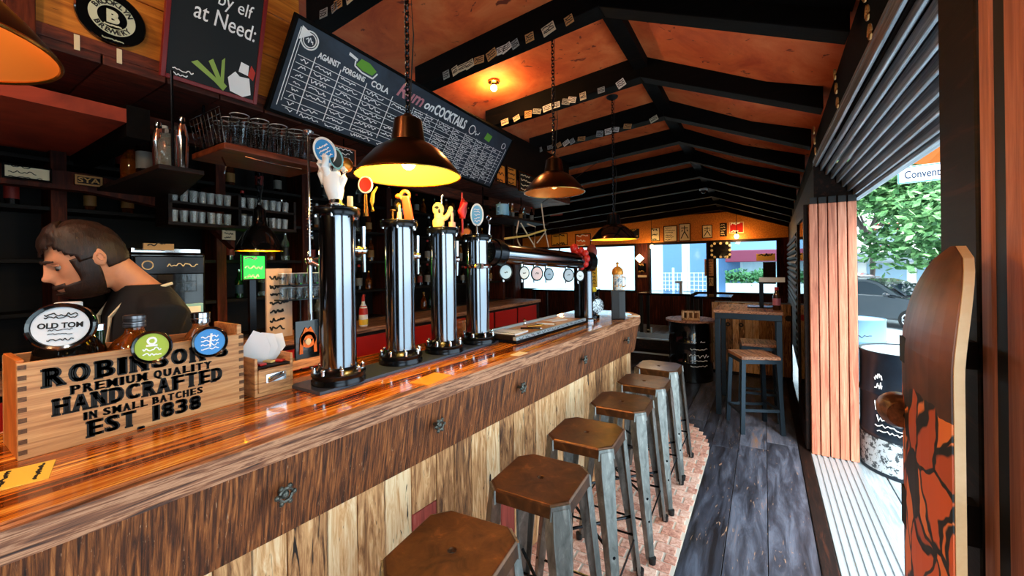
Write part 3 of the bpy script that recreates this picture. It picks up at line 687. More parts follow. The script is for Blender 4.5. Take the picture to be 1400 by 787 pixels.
# wooden crate with stencilled writing
a, b = at(28, 628, Z=1.1), at(335, 548, Z=1.1)
CXF = -1.512; y0, y1 = .183, .676; D = .20; CH = .232
t = thing('wooden_crate', 'pine crate with black stencilled lettering and box joints on the worktop', 'crate', (CXF, y0, 1.1))
Lc = y1-y0; th = .014
m = MB(); m.box((-th, .0, 0), (0, Lc, CH)); m.build('front_panel', CRATEW, t, bevel=.0015)
MB().box((-D, 0, 0), (-D+th, Lc, CH)).build('back_panel', CRATEW, t, bevel=.0015)
MB().box((-D+th, 0.0, 0), (-th, th, CH+.006)).build('end_panel', CRATEEND, t, bevel=.0015)
MB().box((-D+th, Lc-th, 0), (-th, Lc, CH+.03)).build('end_panel', CRATEW, t, bevel=.0015)
MB().box((-D+th, th, 0), (-th, Lc-th, .012)).build('bottom', CRATEW, t)
for e in (0, Lc-th-.002):
    m = MB()
    for k in range(9): m.box((-.001, e+.001, .012+k*.0255), (.0012, e+th+.001, .012+k*.0255+.011))
    m.build('joint_ends', grain('end_grain', [(.3, (60, 34, 14)), (.7, (120, 74, 36))], (20, 20, 20), .6, 0), t)
m = MB(); Mt = lambda y, z: frame((.0006, y, z), (0, 1, 0), (0, 0, 1))
def slab(mb, txt, y, z, size, w, bold=.008):
    """letters with slab feet"""
    mb.text(txt, size, Mt(y, z), bold*size*4, .0006, w=w)
def stencil(txt, y, z, cap, w, fat):
    """slab-faced letters: fat stems, thin bars and flat feet, letter by letter"""
    wd = [{' ': .45, '.': .5, "'": .4, 'I': .55, '1': .6, 'M': 1.2}.get(c, 1) for c in txt]; u_ = w/sum(wd); serif = cap*.13; acc = 0
    feet = {'A': (-.36, .36), 'E': (-.28,), 'F': (-.28,), 'H': (-.3, .3), 'I': (0,), 'L': (-.25,), 'M': (-.38, .38), 'N': (-.32, .32), 'P': (-.28,), 'R': (-.28, .34), 'T': (0,), 'Y': (0,), 'B': (-.28,), 'D': (-.28,), '1': (0,)}
    head = {'H': (-.3, .3), 'I': (0,), 'M': (-.38, .38), 'N': (-.32, .32), 'U': (-.3, .3), 'Y': (-.34, .34), 'B': (-.28,), 'D': (-.28,), 'E': (-.28,), 'F': (-.28,), 'L': (-.25,), 'P': (-.28,), 'R': (-.28,)}
    for i, ch in enumerate(txt):
        adv = u_*(1.2 if ch == 'M' else 1); yc = y-w/2+acc+u_*wd[i]/2; acc += u_*wd[i]
        if ch == ' ': continue
        gw = adv*(.84 if ch not in "I'.1" else .34); zo = {'.': -cap*.42, "'": cap*.34}.get(ch, 0)
        for k in (-1, 0, 1): m.text(ch, cap/.7, Mt(yc+k*fat*.5, z+zo), fat*.16, .0006, w=None if ch in ".'" else gw*.84)
        for tab, zz in ((feet, z-cap/2+serif*.25), (head, z+cap/2-serif*.25)):
            for q in tab.get(ch, ()):
                c = yc+q*gw*1.05; h_ = max(adv*.17, fat*1.1); m.box((.0, c-h_, zz-serif*.5), (.0012, c+h_, zz+serif*.5))
stencil("ROBINSON'S", Lc*.49, .186, .044, Lc*.84, .0085)
stencil("PREMIUM QUALITY", Lc*.49, .1455, .021, Lc*.64, .0036)
stencil("HANDCRAFTED", Lc*.49, .109, .040, Lc*.76, .0075)
stencil("IN SMALL BATCHES", Lc*.49, .071, .019, Lc*.54, .0030)
stencil("EST. 1838", Lc*.49, .034, .040, Lc*.52, .0080)
m.build('lettering', INK, t)
def pump_badge(label, c, n, rx, ry, face, lines, ink, roll=0, extra=None):
    t = thing('pump_badge', label, 'badge', c, 0, 'round badges on the crate')
    o, M_ = badge(t, 'rim', (0, 0, 0), n, rx, ry, face, GLOSSBLACK, .018, roll)
    k = MB()
    for txt, yy, sz, bd in lines: k.text(txt, sz, M_ @ Matrix.Translation((0, yy, .0036)), bd, .0005)
    if extra: extra(k, M_ @ Matrix.Translation((0, 0, .0036)))
    k.build('lettering', ink, t)
    return t
nb_ = V((.86, -.5, .12))
def deco1(k, M):
    for yy in (.024, .03): k.scrawl(-.03, yy, .06, .008, M, .0022, 14)
    for yy in (-.008, -.018): k.scrawl(-.022, yy, .044, .004, M, .0015, 14)
    k.scrawl(-.024, -.032, .048, .006, M, .002, 12)
pump_badge('large round badge reading OLD TOM, white on black rim, at the crate left end', at(84, 446, X=-1.478), nb_, .064, .058, mat('pale_badge_face', (216, 220, 224), .35), [('OLD TOM', .002, .018, .0006)], INK, 0, deco1)
def deco2(k, M):
    k.scrawl(-.02, -.006, .04, .01, M, .003, 10); k.scrawl(-.02, -.02, .04, .008, M, .003, 10)
    k.ring((0, 0, 0), .009, .003, M @ Matrix.Translation((0, .017, 0)), 14, 5); k.tube([M @ V((-.012, .004, 0)), M @ V((.012, .004, 0))], .003, 5)
pump_badge('round lime-green badge in black rim, middle of the crate front', at(208, 474, X=-1.476), nb_+V((.1, .1, 0)), .045, .046, GREENB, [], CHALK, 0, deco2)
def deco3(k, M):
    for yy in (.016, .004, -.008, -.02): k.scrawl(-.022, yy, .044, .008, M, .003, 10)
    k.tube([M @ V((.0, -.015, 0)), M @ V((.004, .026, 0))], .003, 5)
pump_badge('round sky-blue badge in black rim, right end of the crate front', at(287, 467, X=-1.476), nb_+V((.1, .15, 0)), .047, .048, BLUE, [], CHALK, 0, deco3)
# growlers in the crate
def growler(label, c, r, h, glass, capm, hs=.55, neck=.022, lab=None):
    t = thing('growler_bottle', label, 'bottle', (c.x, c.y, 1.1125), 0, 'big bottles standing in the crate')
    MB().lathe([(.01, 0), (r*.92, 0), (r, .012), (r, h*hs), (r*.93, h*(hs+.09)), (r*.66, h*(hs+.2)), (neck*1.2, h*(hs+.27)), (neck, h*(hs+.3)), (neck, h*.9)], n=32).build('body', glass, t, smooth=True)
    m = MB(); m.lathe([(neck*1.1, h*.88), (neck*1.22, h*.885), (neck*1.22, h*.93), (neck*1.12, h*.935), (neck*1.22, h*.94), (neck*1.22, h*.995), (neck*1.1, h)], n=24); m.build('cap', capm, t, smooth=True)
    if lab: MB().lathe([(r+.001, h*.12), (r+.001, h*.5)], n=24, cap=False, a0=-1.3, a1=.9).build('label', lab, t, smooth=True)
    return t
gx = -1.615
def gpos(px): return at(px, 430, X=gx)
growler('dark growler bottle with white cap in the crate, nearest its left end', gpos(94), .072, .355, DARKGLASS, WHITE)
growler('brown growler bottle with ridged dark cap in the middle of the crate', gpos(184), .074, .305, AMBER, grain('ridged_cap', [(.4, (50, 50, 54)), (.6, (150, 150, 156))], (1, 1, 90), .3, 0, metal=.8), lab=mat('black_label', (20, 14, 12), .5))
growler('pale amber growler bottle with silver cap, right end of the crate', gpos(274), .062, .295, AMBER2, SILVER, lab=mat('brown_label', (120, 66, 30), .5))
t = thing('green_bottle', 'green-labelled bottle standing behind the dark growler', 'bottle', (-1.86, .27, 1.04-.06)); t.location = (gpos(128).x-.02, gpos(128).y+.015, 1.1125)
MB().lathe([(.02, 0), (.024, .01), (.024, .19), (.012, .23), (.011, .27)], n=16).build('body', GREENGLASS, t, smooth=True); MB().lathe([(.0245, .09), (.0245, .17)], n=16, cap=False).build('label', mat('pale_green_label', (120, 190, 110), .5), t); MB().lathe([(.012, .268), (.013, .285), (.0, .287)], n=12).build('cap', SILVER, t)
# small wooden drawer box with napkins
a = at(337, 553, Z=1.1); b = at(393, 540, Z=1.1)
t = thing('wooden_box', 'small zebra-grained wooden box with metal handle, beside the crate', 'box', (-1.512, .71, 1.1))
m = MB(); W2 = .135; m.box((-.16, 0, 0), (0, W2, .012)); m.box((-.16, 0, .012), (-.15, W2, .135)); m.box((-.15, 0, .012), (0, .01, .135)); m.box((-.15, W2-.01, .012), (0, W2, .135)); m.build('body', BACKBOARD, t, bevel=.0015)
MB().box((-.01, .011, .013), (.004, W2-.011, .095)).build('drawer_front', BACKBOARD, t, bevel=.003)
m = MB(); m.box((.004, .035, .045), (.007, .105, .075)); m.tube([(.007, .045, .05), (.02, .05, .056), (.02, .09, .066), (.007, .098, .07)], .005, 8); m.build('handle', SILVER, t, smooth=True)
MB().box((-.148, .011, .1), (-.002, W2-.011, .104)).build('tray', DARKWOOD, t)
for k, (xx, yy, c) in enumerate(((-.03, .035, RED), (-.05, .075, YEL), (-.035, .1, RED))):
    tt = thing('sachet', ['red sachet lying nearest the crate in the small wooden box', 'yellow sachet lying in the small wooden box', 'red sachet at the far side of the small wooden box'][k], 'sachet', (-1.512+xx, .71+yy, 1.2045), .3*k, 'sachets in the box')
    MB().box((-.02, -.012, 0), (.02, .012, .008)).build('packet', c, tt, bevel=.003)
t = thing('napkins', 'folded white paper napkins fanned out of the small wooden box', 'napkins', (-1.6, .78, 1.2045))
for k in range(3):
    m = MB(); pts = [(-.03, 0), (.03, 0), (.045+.01*k, .05), (.03+.012*k, .10), (-.01+.01*k, .12-.012*k), (-.05, .05)]
    m.prism(pts, .002, frame((0, -.02+.016*k, 0), (.5, .85, 0), (.15-.1*k, .3+.05*k, 1)), z0=0); m.build('napkin', PAPER, t)
# menu leaflets at the left end
flat_card('menu_leaflet', 'yellow and cream leaflet lying on worktop at the lower left corner', 'leaflet', (at(10, 655, Z=1.1).x, at(10, 655, Z=1.1).y-.005, 1.1), -.25, .12, .14, mat('yellow_leaflet', (230, 190, 70), .6), .002, 3)

# ================================================================== PENDANT LAMPS
def chain(mb, p, q, s=.03, w=.008, r=.0028):
    p, q = V(p), V(q); d = (q-p).normalized(); L = (q-p).length; n = max(1, int(L/(s*.72)))
    for i in range(n):
        c = p+d*(L*(i+.5)/n); M = frame((0, 0, 0), (1, 0, 0) if i % 2 else (0, 1, 0), d)
        mb.tube([c+(M @ V((w*math.cos(a)*(1 if True else 1), s/2*math.sin(a)*1.05, 0))) for a in [2*PI*k/10 for k in range(10)]], r, 5, True)
def pendant(label, X, Y, z, lit, ztop, R=.226, lining=None, watt=0, outer=None):
    t = thing('pendant_lamp', label, 'pendant lamp', (X, Y, z), 0, 'bronze pendant lamps over the bar')
    prof = [(R, 0), (R*.985, .012), (R*.84, .055), (R*.64, .105), (R*.46, .135), (R*.36, .145), (R*.32, .152), (R*.29, .20), (R*.26, .245), (R*.12, .262), (.012, .275)]
    MB().lathe(prof, n=48, cap=False).build('shade', outer or BRONZE, t, smooth=True)
    inn = [(R*.992, .003), (R*.97, .012), (R*.825, .053), (R*.625, .102), (R*.44, .131), (R*.3, .14), (.001, .142)]
    MB().lathe(inn, n=48, cap=False).build('shade_lining', lining or COPPERIN, t, smooth=True)
    MB().ring((0, 0, .002), R*.994, .004, None, 48, 6).build('rim', BRASS, t, smooth=True)
    MB().lathe([(.018, .14), (.02, .1), (.016, .085)], n=16).build('socket', BLACK, t, smooth=True)
    MB().ball((0, 0, .062), .032, 14).build('bulb', mat('lit_bulb', (255, 226, 120), emit=14) if lit else mat('unlit_bulb', (230, 200, 150), .1, trans=.5), t, smooth=True)
    m = MB(); chain(m, (0, 0, .27), (0, 0, ztop-z-.01), .034, .010, .0036); m.build('chain', BLACKSTEEL, t)
    MB().tube([(.01, 0, .27), (.03, .01, .27+(ztop-z-.27)*.3), (.012, .0, .27+(ztop-z-.27)*.65), (.02, 0, ztop-z)], .003, 6).build('cord', BLACK, t)
    MB().lathe([(.0, -.035), (.03, -.03), (.055, -.012), (.058, 0)], (0, 0, ztop-z), 24).build('ceiling_rose', BLACK, t, smooth=True)
    if watt:
        l = bpy.data.lights.new('lamp_light', 'POINT'); l.energy = watt; l.color = (1, .66, .26); l.shadow_soft_size = .04
        o = bpy.data.objects.new('lamp_light', l); C.objects.link(o); o.parent = t; o.location = (0, 0, .02)
    return t
Lp = [(-1.31, .0, 1.98, 0), (-1.31, 1.25, 1.945, 1), (-1.32, 2.71, 2.09, 0), (-1.27, 3.95, 1.80, 1)]
ll = ['copper-lined pendant lamp cut off at the upper left corner of the photo', 'glowing bronze pendant lamp over the beer towers, lamplight painted yellow into its lining', 'dimly lit bronze pendant lamp with copper lining over the pipe tower', 'lit black-looking pendant lamp hung lowest over the far bar end']
for (X, Y, z, lit), l, wt_ in zip(Lp, ll, (3.5, 16, 1.2, 7)):  # copper-lined lamps hold a faint light though their bulbs do not glow
    nearest = [r for r in RAF if r-.13 <= Y <= r]
    pendant(l, X, Y, z, lit, rz_at(X, Y)+(0 if nearest else .165), .226, LAMPLITIN if lit else COPPERIN, wt_, BRONZE if Y < 3 else GLOSSBLACK)
# small lamp over the back bar
X, Y = -2.55, at(355, 343, X=-2.55).y; z = at(355, 343, X=-2.55).z
pendant('small lit black pendant lamp behind the bar, above the green screen', X, Y, z, 1, 2.40, .125, LAMPLITIN, 7, GLOSSBLACK)
# ceiling bulb, two added unseen bulbs, and far bare bulbs
p = at(675, 112, Z=3.12)
def ceiling_bulb(label, px, py, Y):
    p = at(px, py, Y=Y); z = rz_at(p.x, Y)+.168
    t = thing('ceiling_bulb', label, 'light bulb', (p.x, Y, z)); MB().lathe([(.05, 0), (.05, -.012), (.03, -.02), (.022, -.04)], n=20).build('socket', BRASS, t, smooth=True)
    MB().ball((0, 0, -.06), .03, 14).build('bulb', mat('ceiling_bulb_glow', (255, 205, 120), emit=30), t, smooth=True)
    l = bpy.data.lights.new('bulb_light', 'POINT'); l.energy = 14; l.color = (1, .55, .16); l.shadow_soft_size = .03
    o = bpy.data.objects.new('bulb_light', l); C.objects.link(o); o.parent = t; o.location = (0, 0, -.11)
ceiling_bulb('small lit bulb glowing on the orange ceiling panel beside the menu board', 675, 108, 3.0)
for X_, Y_, wt_, lb in ((-.45, -.9, 45, 'unseen ceiling bulb added behind the viewer on the stool side'), (-1.7, -.75, 40, 'unseen ceiling bulb added behind the viewer over the crate')):  # unseen bulbs added to warm the front ceiling and boards
    z_ = rz_at(X_, Y_)+.168; t = thing('ceiling_bulb', lb, 'light bulb', (X_, Y_, z_)); MB().lathe([(.05, 0), (.05, -.012), (.03, -.02), (.022, -.04)], n=20).build('socket', BRASS, t, smooth=True)
    MB().ball((0, 0, -.06), .03, 14).build('bulb', mat('ceiling_bulb_glow'), t, smooth=True)
    l = bpy.data.lights.new('bulb_light', 'POINT'); l.energy = wt_; l.color = (1, .66, .36); l.shadow_soft_size = .05
    o = bpy.data.objects.new('bulb_light', l); C.objects.link(o); o.parent = t; o.location = (0, 0, -.13)
def hang_bulb(label, px, py, Y, watt=5):
    p = at(px, py, Y=Y); zt = rz_at(p.x, Y)
    t = thing('hanging_bulb', label, 'light bulb', p, 0, 'bare bulbs hanging at the far end')
    MB().tube([(0, 0, .1), (0, 0, zt-p.z)], .006, 6).build('cord', BLACK, t); MB().cyl((0, 0, .04), (0, 0, .11), .022, .018).build('socket', BLACK, t, smooth=True)
    MB().ball((0, 0, 0), (.045, .045, .055), 14).build('bulb', mat('warm_bulb_glow', (255, 200, 120), emit=24), t, smooth=True)
    l = bpy.data.lights.new('bulb_light', 'POINT'); l.energy = watt; l.color = (1, .6, .22); l.shadow_soft_size = .05
    o = bpy.data.objects.new('bulb_light', l); C.objects.link(o); o.parent = t; o.location = (0, 0, -.1)
hang_bulb('bare glowing bulb hanging before the right back window', 1007, 323, 10.45, 14)
hang_bulb('bare glowing bulb hanging at the left edge of the middle back window', 891, 337, 10.45, 10)
hang_bulb('bare glowing bulb hanging behind the chrome pipe', 765, 345, 9.62, 12)

# ================================================================== CHALKBOARDS
def corners_board(name, label, tl, tr, bl, br, th, face, edge, cat='chalkboard'):
    """flat board through three world corners"""
    tl, tr, bl = V(tl), V(tr), V(bl); t = thing(name, label, cat, bl)
    M = frame((0, 0, 0), tr-tl, tl-bl); w, h = (tr-tl).length, (tl-bl).length
    MB().box((0, 0, -th), (w, h, 0), M).build('board', face, t)
    k = .018
    m = MB()
    for lo, hi in (((-k, -k, -th-.004), (0, h+k, .006)), ((w, -k, -th-.004), (w+k, h+k, .006)), ((0, -k, -th-.004), (w, 0, .006)), ((0, h, -th-.004), (w, h+k, .006))): m.box(lo, hi, M)
    m.build('frame', edge, t, bevel=.002)
    return t, M @ Matrix.Translation((0, 0, .0008)), w, h
t, M, w, h = corners_board('menu_chalkboard', 'long dark slate menu chalkboard with cocktail lists, tilted under the ceiling', (-2.0, 1.15, 2.83), (-2.0, 3.20, 2.735), (-2.25, 1.15, 2.42), None, .02, SLATE, BLACKWOOD)
m = MB(); lw = .004
m.stroke([(.025, .03), (.025, h-.03)], M, lw); m.stroke([(.04, .06), (.04, h-.06)], M, .003); m.stroke([(w-.025, .03), (w-.025, h-.1)], M, lw)
L = .44*w
for k, x in enumerate((.14, .295, .475, .68)): m.stroke([(x+.0, .02+.01*k), (x, h*.72)], M, lw+.001)
for k in range(8):
    z = h*.66-k*h*.083; m.stroke([(.05, z), (.86, z-.004)], M, .0032)
    for x, ww in ((.155, .125), (.31, .145), (.49, .17), (.695, .14)):
        if random.random() < .9: m.scrawl(x, z-.018, ww*random.uniform(.7, 1), .021, M, .0046)
    m.scrawl(.07, z-.018, .04, .022, M, .004, 5)
m.text('AGAINST', .044, M @ Matrix.Translation((.215, h*.755, 0)), .0012, w=.13); m.text('FORGAINS', .042, M @ Matrix.Translation((.38, h*.74, 0)), .0012, w=.15); m.text('COLA', .05, M @ Matrix.Translation((.57, h*.745, 0)), .0014)
m.text('on', .09, M @ Matrix.Translation((.99, h*.83, 0)), .0016, shear=.3); m.text('COCKTAILS', .10, M @ Matrix.Translation((1.23, h*.83, 0)), .003, w=.36)
for k, x in enumerate((.87, 1.0, 1.12, 1.3, 1.45, 1.6, 1.73, 1.85, 1.96)): m.stroke([(x, .01), (x, h*.72)], M, .0036)
for k in range(11):
    z = h*.70-k*h*.062; m.stroke([(.87, z), (w-.05, z)], M, .003)
    for x, ww in ((.885, .1), (1.01, .1), (1.14, .14), (1.31, .12), (1.46, .12), (1.61, .1), (1.74, .1), (1.86, .08)):
        if random.random() < .88: m.scrawl(x, z-.013, ww*random.uniform(.5, 1), .017, M, .0042)
T_ = Matrix.Translation((.085, h*.85, 0)); m.ring((0, 0, 0), .045, .004, M @ T_, 24, 5); m.ring((0, 0, 0), .034, .003, M @ T_, 24, 5); m.scrawl(.065, h*.85, .04, .04, M, .004, 8)
m.ring((0, 0, 0), .035, .004, M @ Matrix.Translation((1.50, h*.82, 0)), 16, 5); m.scrawl(1.55, h*.8, .05, .04, M, .006, 5); m.ring((0, 0, 0), .025, .003, M @ Matrix.Translation((w-.08, h*.82, 0)), 16, 5)
m.prism([(.03, h-.09), (.03, h-.02), (.09, h-.04)], .001, M)
m.build('chalk_lettering', CHALK, t)
m = MB(); m.text('Rum', .125, M @ Matrix.Translation((.81, h*.84, 0)), .0022, shear=.3); m.build('pink_chalk_lettering', mat('pink_chalk', (200, 130, 140), .9), t)
m = MB(); m.prism([(.37, h*.86), (.42, h*.83), (.49, h*.83), (.51, h*.9), (.45, h*.95), (.39, h*.95)], .001, M); m.prism([(1.68, h*.78), (1.76, h*.76), (1.77, h*.88), (1.69, h*.9)], .001, M); m.build('green_chalk_drawing', mat('green_chalk', (110, 170, 60), .9), t)
m = MB(); m.prism([(.31, h*.92), (.37, h*.90), (.37, h*.93), (.31, h*.955)], .0012, M); m.stroke([(.36, h*.9), (.365, h*.84), (.42, h*.805), (.50, h*.80), (.52, h*.88)], M, .009); m.build('white_chalk_drawing', CHALK, t)
# red-framed board
p_bl, p_br = at(228, 98, X=-2.22), at(345, 130, X=-2.22)
t, M, w, h = corners_board('red_framed_chalkboard', 'red-framed black chalkboard with white handwriting, hung on pine fascia', (-2.10, p_bl.y-.01, 2.95), (-2.10, p_br.y, 2.95), (-2.235, p_bl.y, p_bl.z), None, .015, SLATE2, mat('dark_red_frame', (120, 22, 22), .35))
m = MB(); m.text('by elf', .085, M @ Matrix.Translation((w*.66, h*.74, 0)), .0, shear=.15, w=w*.42); m.text('at Need:', .105, M @ Matrix.Translation((w*.58, h*.57, 0)), .0004, shear=.15, w=w*.72)
m.scrawl(w*.06, h*.06, w*.22, .012, M, .004); m.scrawl(w*.06, h*.02, w*.16, .012, M, .004); m.build('chalk_lettering', CHALK, t)
m = MB()
for a in (-.42, -.12, .12): m.prism([(w*.58, h*.03), (w*.5+a*.22, h*.23+a*.1), (w*.54+a*.2, h*.26+a*.1), (w*.62, h*.05)], .001, M)
m.prism([(w*.5, h*.06), (w*.62, h*.0), (w*.66, h*.05), (w*.56, h*.1)], .0012, M)
m.build('leek_drawing', mat('leek_green', (150, 180, 90), .9), t)
m = MB(); m.prism([(w*.70, h*.02), (w*.66, h*.13), (w*.74, h*.20), (w*.80, h*.17), (w*.92, h*.18), (w*.96, h*.04), (w*.86, h*.0)], .001, M)
m.prism([(w*.78, h*.21), (w*.8, h*.30), (w*.9, h*.29), (w*.9, h*.2)], .001, M); m.build('white_chalk_drawing', CHALK, t)
m = MB(); m.prism([(w*.9, h*.2), (w*.93, h*.3), (w*.99, h*.25), (w*.97, h*.17)], .0014, M); m.build('red_chalk_drawing', mat('red_chalk', (190, 60, 50), .9), t)
# black oval plaque with emblem and ring lettering
c = at(152, 26, X=CX+.004); 
t = thing('round_plaque', 'round black plaque with pale ring emblem on the pine fascia', 'plaque', c)
M = faceX((0, 0, 0)); a = at(108, 10, X=CX).y; b = at(197, 30, X=CX).y; r = (b-a)/2+.01
MB().lathe([(.001, 0), (r, 0), (r, .012), (r*.96, .016), (.001, .016)], n=48, M=M).build('disc', GLOSSBLACK, t, smooth=True)
CREAMP = mat('pale_green_cream', (206, 210, 180), .5)
m = MB(); m.lathe([(r*.42, .0165), (r*.66, .0165), (r*.66, .018), (r*.42, .018), (r*.42, .0165)], n=48, M=M, cap=False); o = m.build('emblem_ring', CREAMP, t)
m = MB()
def arc_text(mb, txt, R, a_mid, da, size, M, inward=False, bold=.001):
    n = len(txt)
    for i, ch in enumerate(txt):
        a = a_mid+(i-(n-1)/2)*da*(1 if inward else -1)
        mb.text(ch, size, M @ Matrix.Translation((R*math.cos(a), R*math.sin(a), 0)) @ Matrix.Rotation(a+(PI/2 if inward else -PI/2), 4, 'Z'), bold)
arc_text(m, 'BROOKLYN', r*.54, PI/2, .30, r*.24, M @ Matrix.Translation((0, 0, .0185))); arc_text(m, 'BREWERY', r*.54, -PI/2, .30, r*.24, M @ Matrix.Translation((0, 0, .0185)), True)
m.build('ring_lettering', INK, t)
m = MB(); Mz = M @ Matrix.Translation((0, 0, .018)); m.text('B', r*.62, Mz, .004); m.scrawl(-r*.25, -r*.3, r*.5, r*.06, Mz, .006, 8); m.build('emblem_letter', CREAMP, t)
m = MB(); m.scrawl(-r*.3, -r*.84, r*.6, r*.05, Mz, .004); m.build('small_lettering', CREAMP, t)
for k, (px, py) in enumerate(((105, 58), (163, 77))):
    p = at(px, py, X=CX+.013); o = MB().box((0, -.008, -.03), (.003, .008, .03)).build('paper_tag', CREAM, loc=p); tag(o, ['small cream paper tag on dark beam, left under the round plaque', 'small cream paper tag on dark beam, right under the round plaque'][k], 'tag')
# ================================================================== SHELVES OVER AND BEHIND THE BAR
def bottle_proto(kind, h, r, glass, capm, lab=None):
    body = {'wine': [(.01, 0), (r, .004), (r, h*.58), (r*.8, h*.66), (r*.36, h*.76), (r*.33, h*.96)],
            'liquor': [(.01, 0), (r, .004), (r, h*.62), (r*.85, h*.7), (r*.38, h*.77), (r*.36, h*.93)],
            'squat': [(.01, 0), (r, .004), (r*1.05, h*.45), (r*.7, h*.62), (r*.33, h*.7), (r*.33, h*.93)],
            'tall': [(.01, 0), (r*.95, .004), (r, h*.3), (r*.9, h*.62), (r*.42, h*.8), (r*.36, h*.96)]}[kind]
    t = bpy.data.objects.new('bottle', None); C.objects.link(t)
    MB().lathe(body, n=16).build('body', glass, t, smooth=True)
    MB().lathe([(r*.40, h*.9), (r*.42, h*.91), (r*.42, h*.99), (.0, h)], n=12).build('cap', capm, t, smooth=True)
    if lab: MB().lathe([(r*1.012, h*.16), (r*1.012, h*.46)], n=16, cap=False).build('label', lab, t, smooth=True)
    return t
LABS = [mat('label_grey', (120, 116, 108), .6), mat('label_red', (120, 30, 22), .6), mat('label_gold', (140, 100, 50), .6), mat('label_black', (20, 20, 22), .5), mat('label_blue', (44, 70, 92), .6)]
KINDS = [('dark wine', 'wine', .30, .037, DARKGLASS, RED, LABS[0]), ('brown', 'liquor', .27, .037, BROWNGLASS, BLACK, LABS[2]), ('green', 'wine', .29, .036, GREENGLASS, SILVER, LABS[4]),
         ('clear', 'liquor', .28, .036, CLEARB, SILVER, LABS[3]), ('amber', 'squat', .24, .043, AMBER, BRASS, LABS[3]), ('black', 'tall', .29, .036, GLOSSBLACK, WHITE, LABS[1]), ('pale gold', 'tall', .30, .034, AMBER2, WHITE, LABS[0])]
PROT = {}
def bottle(k, p, label, group, sc=1.0):
    nm = KINDS[k][0]
    if k not in PROT: PROT[k] = bottle_proto(*KINDS[k][1:]); o = PROT[k]
    else: o = dup(PROT[k], p)
    o.location = p; o.rotation_euler = (0, 0, random.uniform(0, 6)); o.scale = (sc,)*3
    tag(o, label, 'bottle', group); return o
def glass_obj(proto, p, label, group):
    o = dup(proto, p, random.uniform(0, 6)); tag(o, label, 'glass', group); return o
# shelf A
ZA = 1.99
t = thing('hanging_shelf', 'narrow wooden hanging shelf with steel shakers and bottles, left of the glass shelf', 'shelf', (-2.1, .63, ZA))
MB().hexa([(0, 0, -.02), (0, .16, -.02), (-.85, .34, -.02), (-.85, .0, -.02)], [(0, 0, 0), (0, .16, 0), (-.85, .34, 0), (-.85, .0, 0)]).build('board', DARKWOOD, t, bevel=.003)
m = MB(); m.cyl((-.1, .08, 0), (-.1, .08, .44), .006); m.cyl((-.7, .16, 0), (-.7, .16, .38), .006); m.build('hanger_rod', BLACKSTEEL, t)
def shaker(label, p, h, r):
    t = thing('cocktail_shaker', label, 'shaker', p, 0, 'steel shakers')
    MB().lathe([(r*.8, 0), (r, h*.6), (r*.95, h*.62), (r*.7, h*.8), (r*.5, h*.84), (r*.5, h*.97), (.0, h)], n=20).build('body', SILVER, t, smooth=True)
    MB().lathe([(r*.52, h*.85), (r*.52, h*.9)], n=20, cap=False).build('band', BLACKSTEEL, t)
shaker('tall steel shaker at the right end of the narrow hanging shelf', (-2.17, .735, ZA), .24, .024)
shaker('steel shaker among the bottles on the narrow hanging shelf', (-2.33, .70, ZA), .24, .025)
t = thing('glass_jar', 'ribbed glass jar on the narrow hanging shelf beside the tall shaker', 'jar', (-2.25, .715, ZA)); MB().lathe([(.01, 0), (.044, 0), (.044, .13), (.03, .15), (.032, .17)], n=20).build('body', CLEARB, t, smooth=True); MB().lathe([(.034, .165), (.034, .185), (0, .186)], n=16).build('lid', SILVER, t)
for k, (x, y, lab) in enumerate(((-2.62, .68, 'dotted-looking amber bottle at the left end of the narrow hanging shelf'), (-2.50, .70, 'dark wine bottle second from the left on the narrow hanging shelf'), (-2.45, .76, 'black bottle at the back of the narrow hanging shelf'), (-2.36, .775, 'brown bottle at the back of the narrow hanging shelf, behind the jar'))):
    bottle((4, 0, 5, 1)[k], (x, y, ZA), lab, 'bottles on the narrow hanging shelf', .9)
# shelf B with pint glasses
ZB = 2.14
t = thing('hanging_shelf', 'red-edged hanging shelf carrying rows of pint glasses below the menu board', 'shelf', (-2.1, .87, ZB))
MB().box((-.36, 0, -.03), (0, .50, 0)).build('board', grain('cherry_board', [(.3, (60, 22, 10)), (.6, (134, 62, 34)), (.8, (160, 84, 50))], (10, 1, 10), .35, .1), t, bevel=.004)
m = MB()
for y in (.05, .45): m.cyl((-.345, y, 0), (-.345, y, .26), .006)
m.build('hanger_rod', BLACKSTEEL, t)
m = MB(); m.tube([(-.1, .03, -.05), (-.06, .03, -.1), (-.08, .03, -.13)], .004, 6); m.tube([(-.03, .1, -.04), (-.02, .22, -.05), (-.03, .38, -.045)], .004, 6); m.build('under_rail', SILVER, t)
def tumbler(h, r0, r1):
    t = bpy.data.objects.new('pint_glass', None); C.objects.link(t)
    MB().lathe([(.001, 0), (r0, 0), (r1, h), (r1-.003, h), (r0-.003, .012), (.001, .012)], n=20, cap=False).build('glass', GLASS, t, smooth=True)
    MB().ring((0, 0, h), r1-.0015, .0018, None, 20, 5).build('rim', mat('rim_highlight', (220, 226, 230), .1, .3), t, smooth=True)  # pale ring paints the highlight along the glass rim
    return t
pint = tumbler(.155, .030, .042); first = True
for row in range(3):
    for k in range(5):
        p = (-2.145-row*.095, .955+k*.092, ZB); lab = '%s pint glass from the left, %s row on the red-edged hanging shelf' % (ORD[k], ['front', 'middle', 'back'][row])
        if first: o = pint; o.location = p; first = False
        else: o = dup(pint, p)
        o.rotation_euler = (0, 0, random.uniform(-.6, .6)); tag(o, lab, 'glass', 'pint glasses on the red-edged shelf')
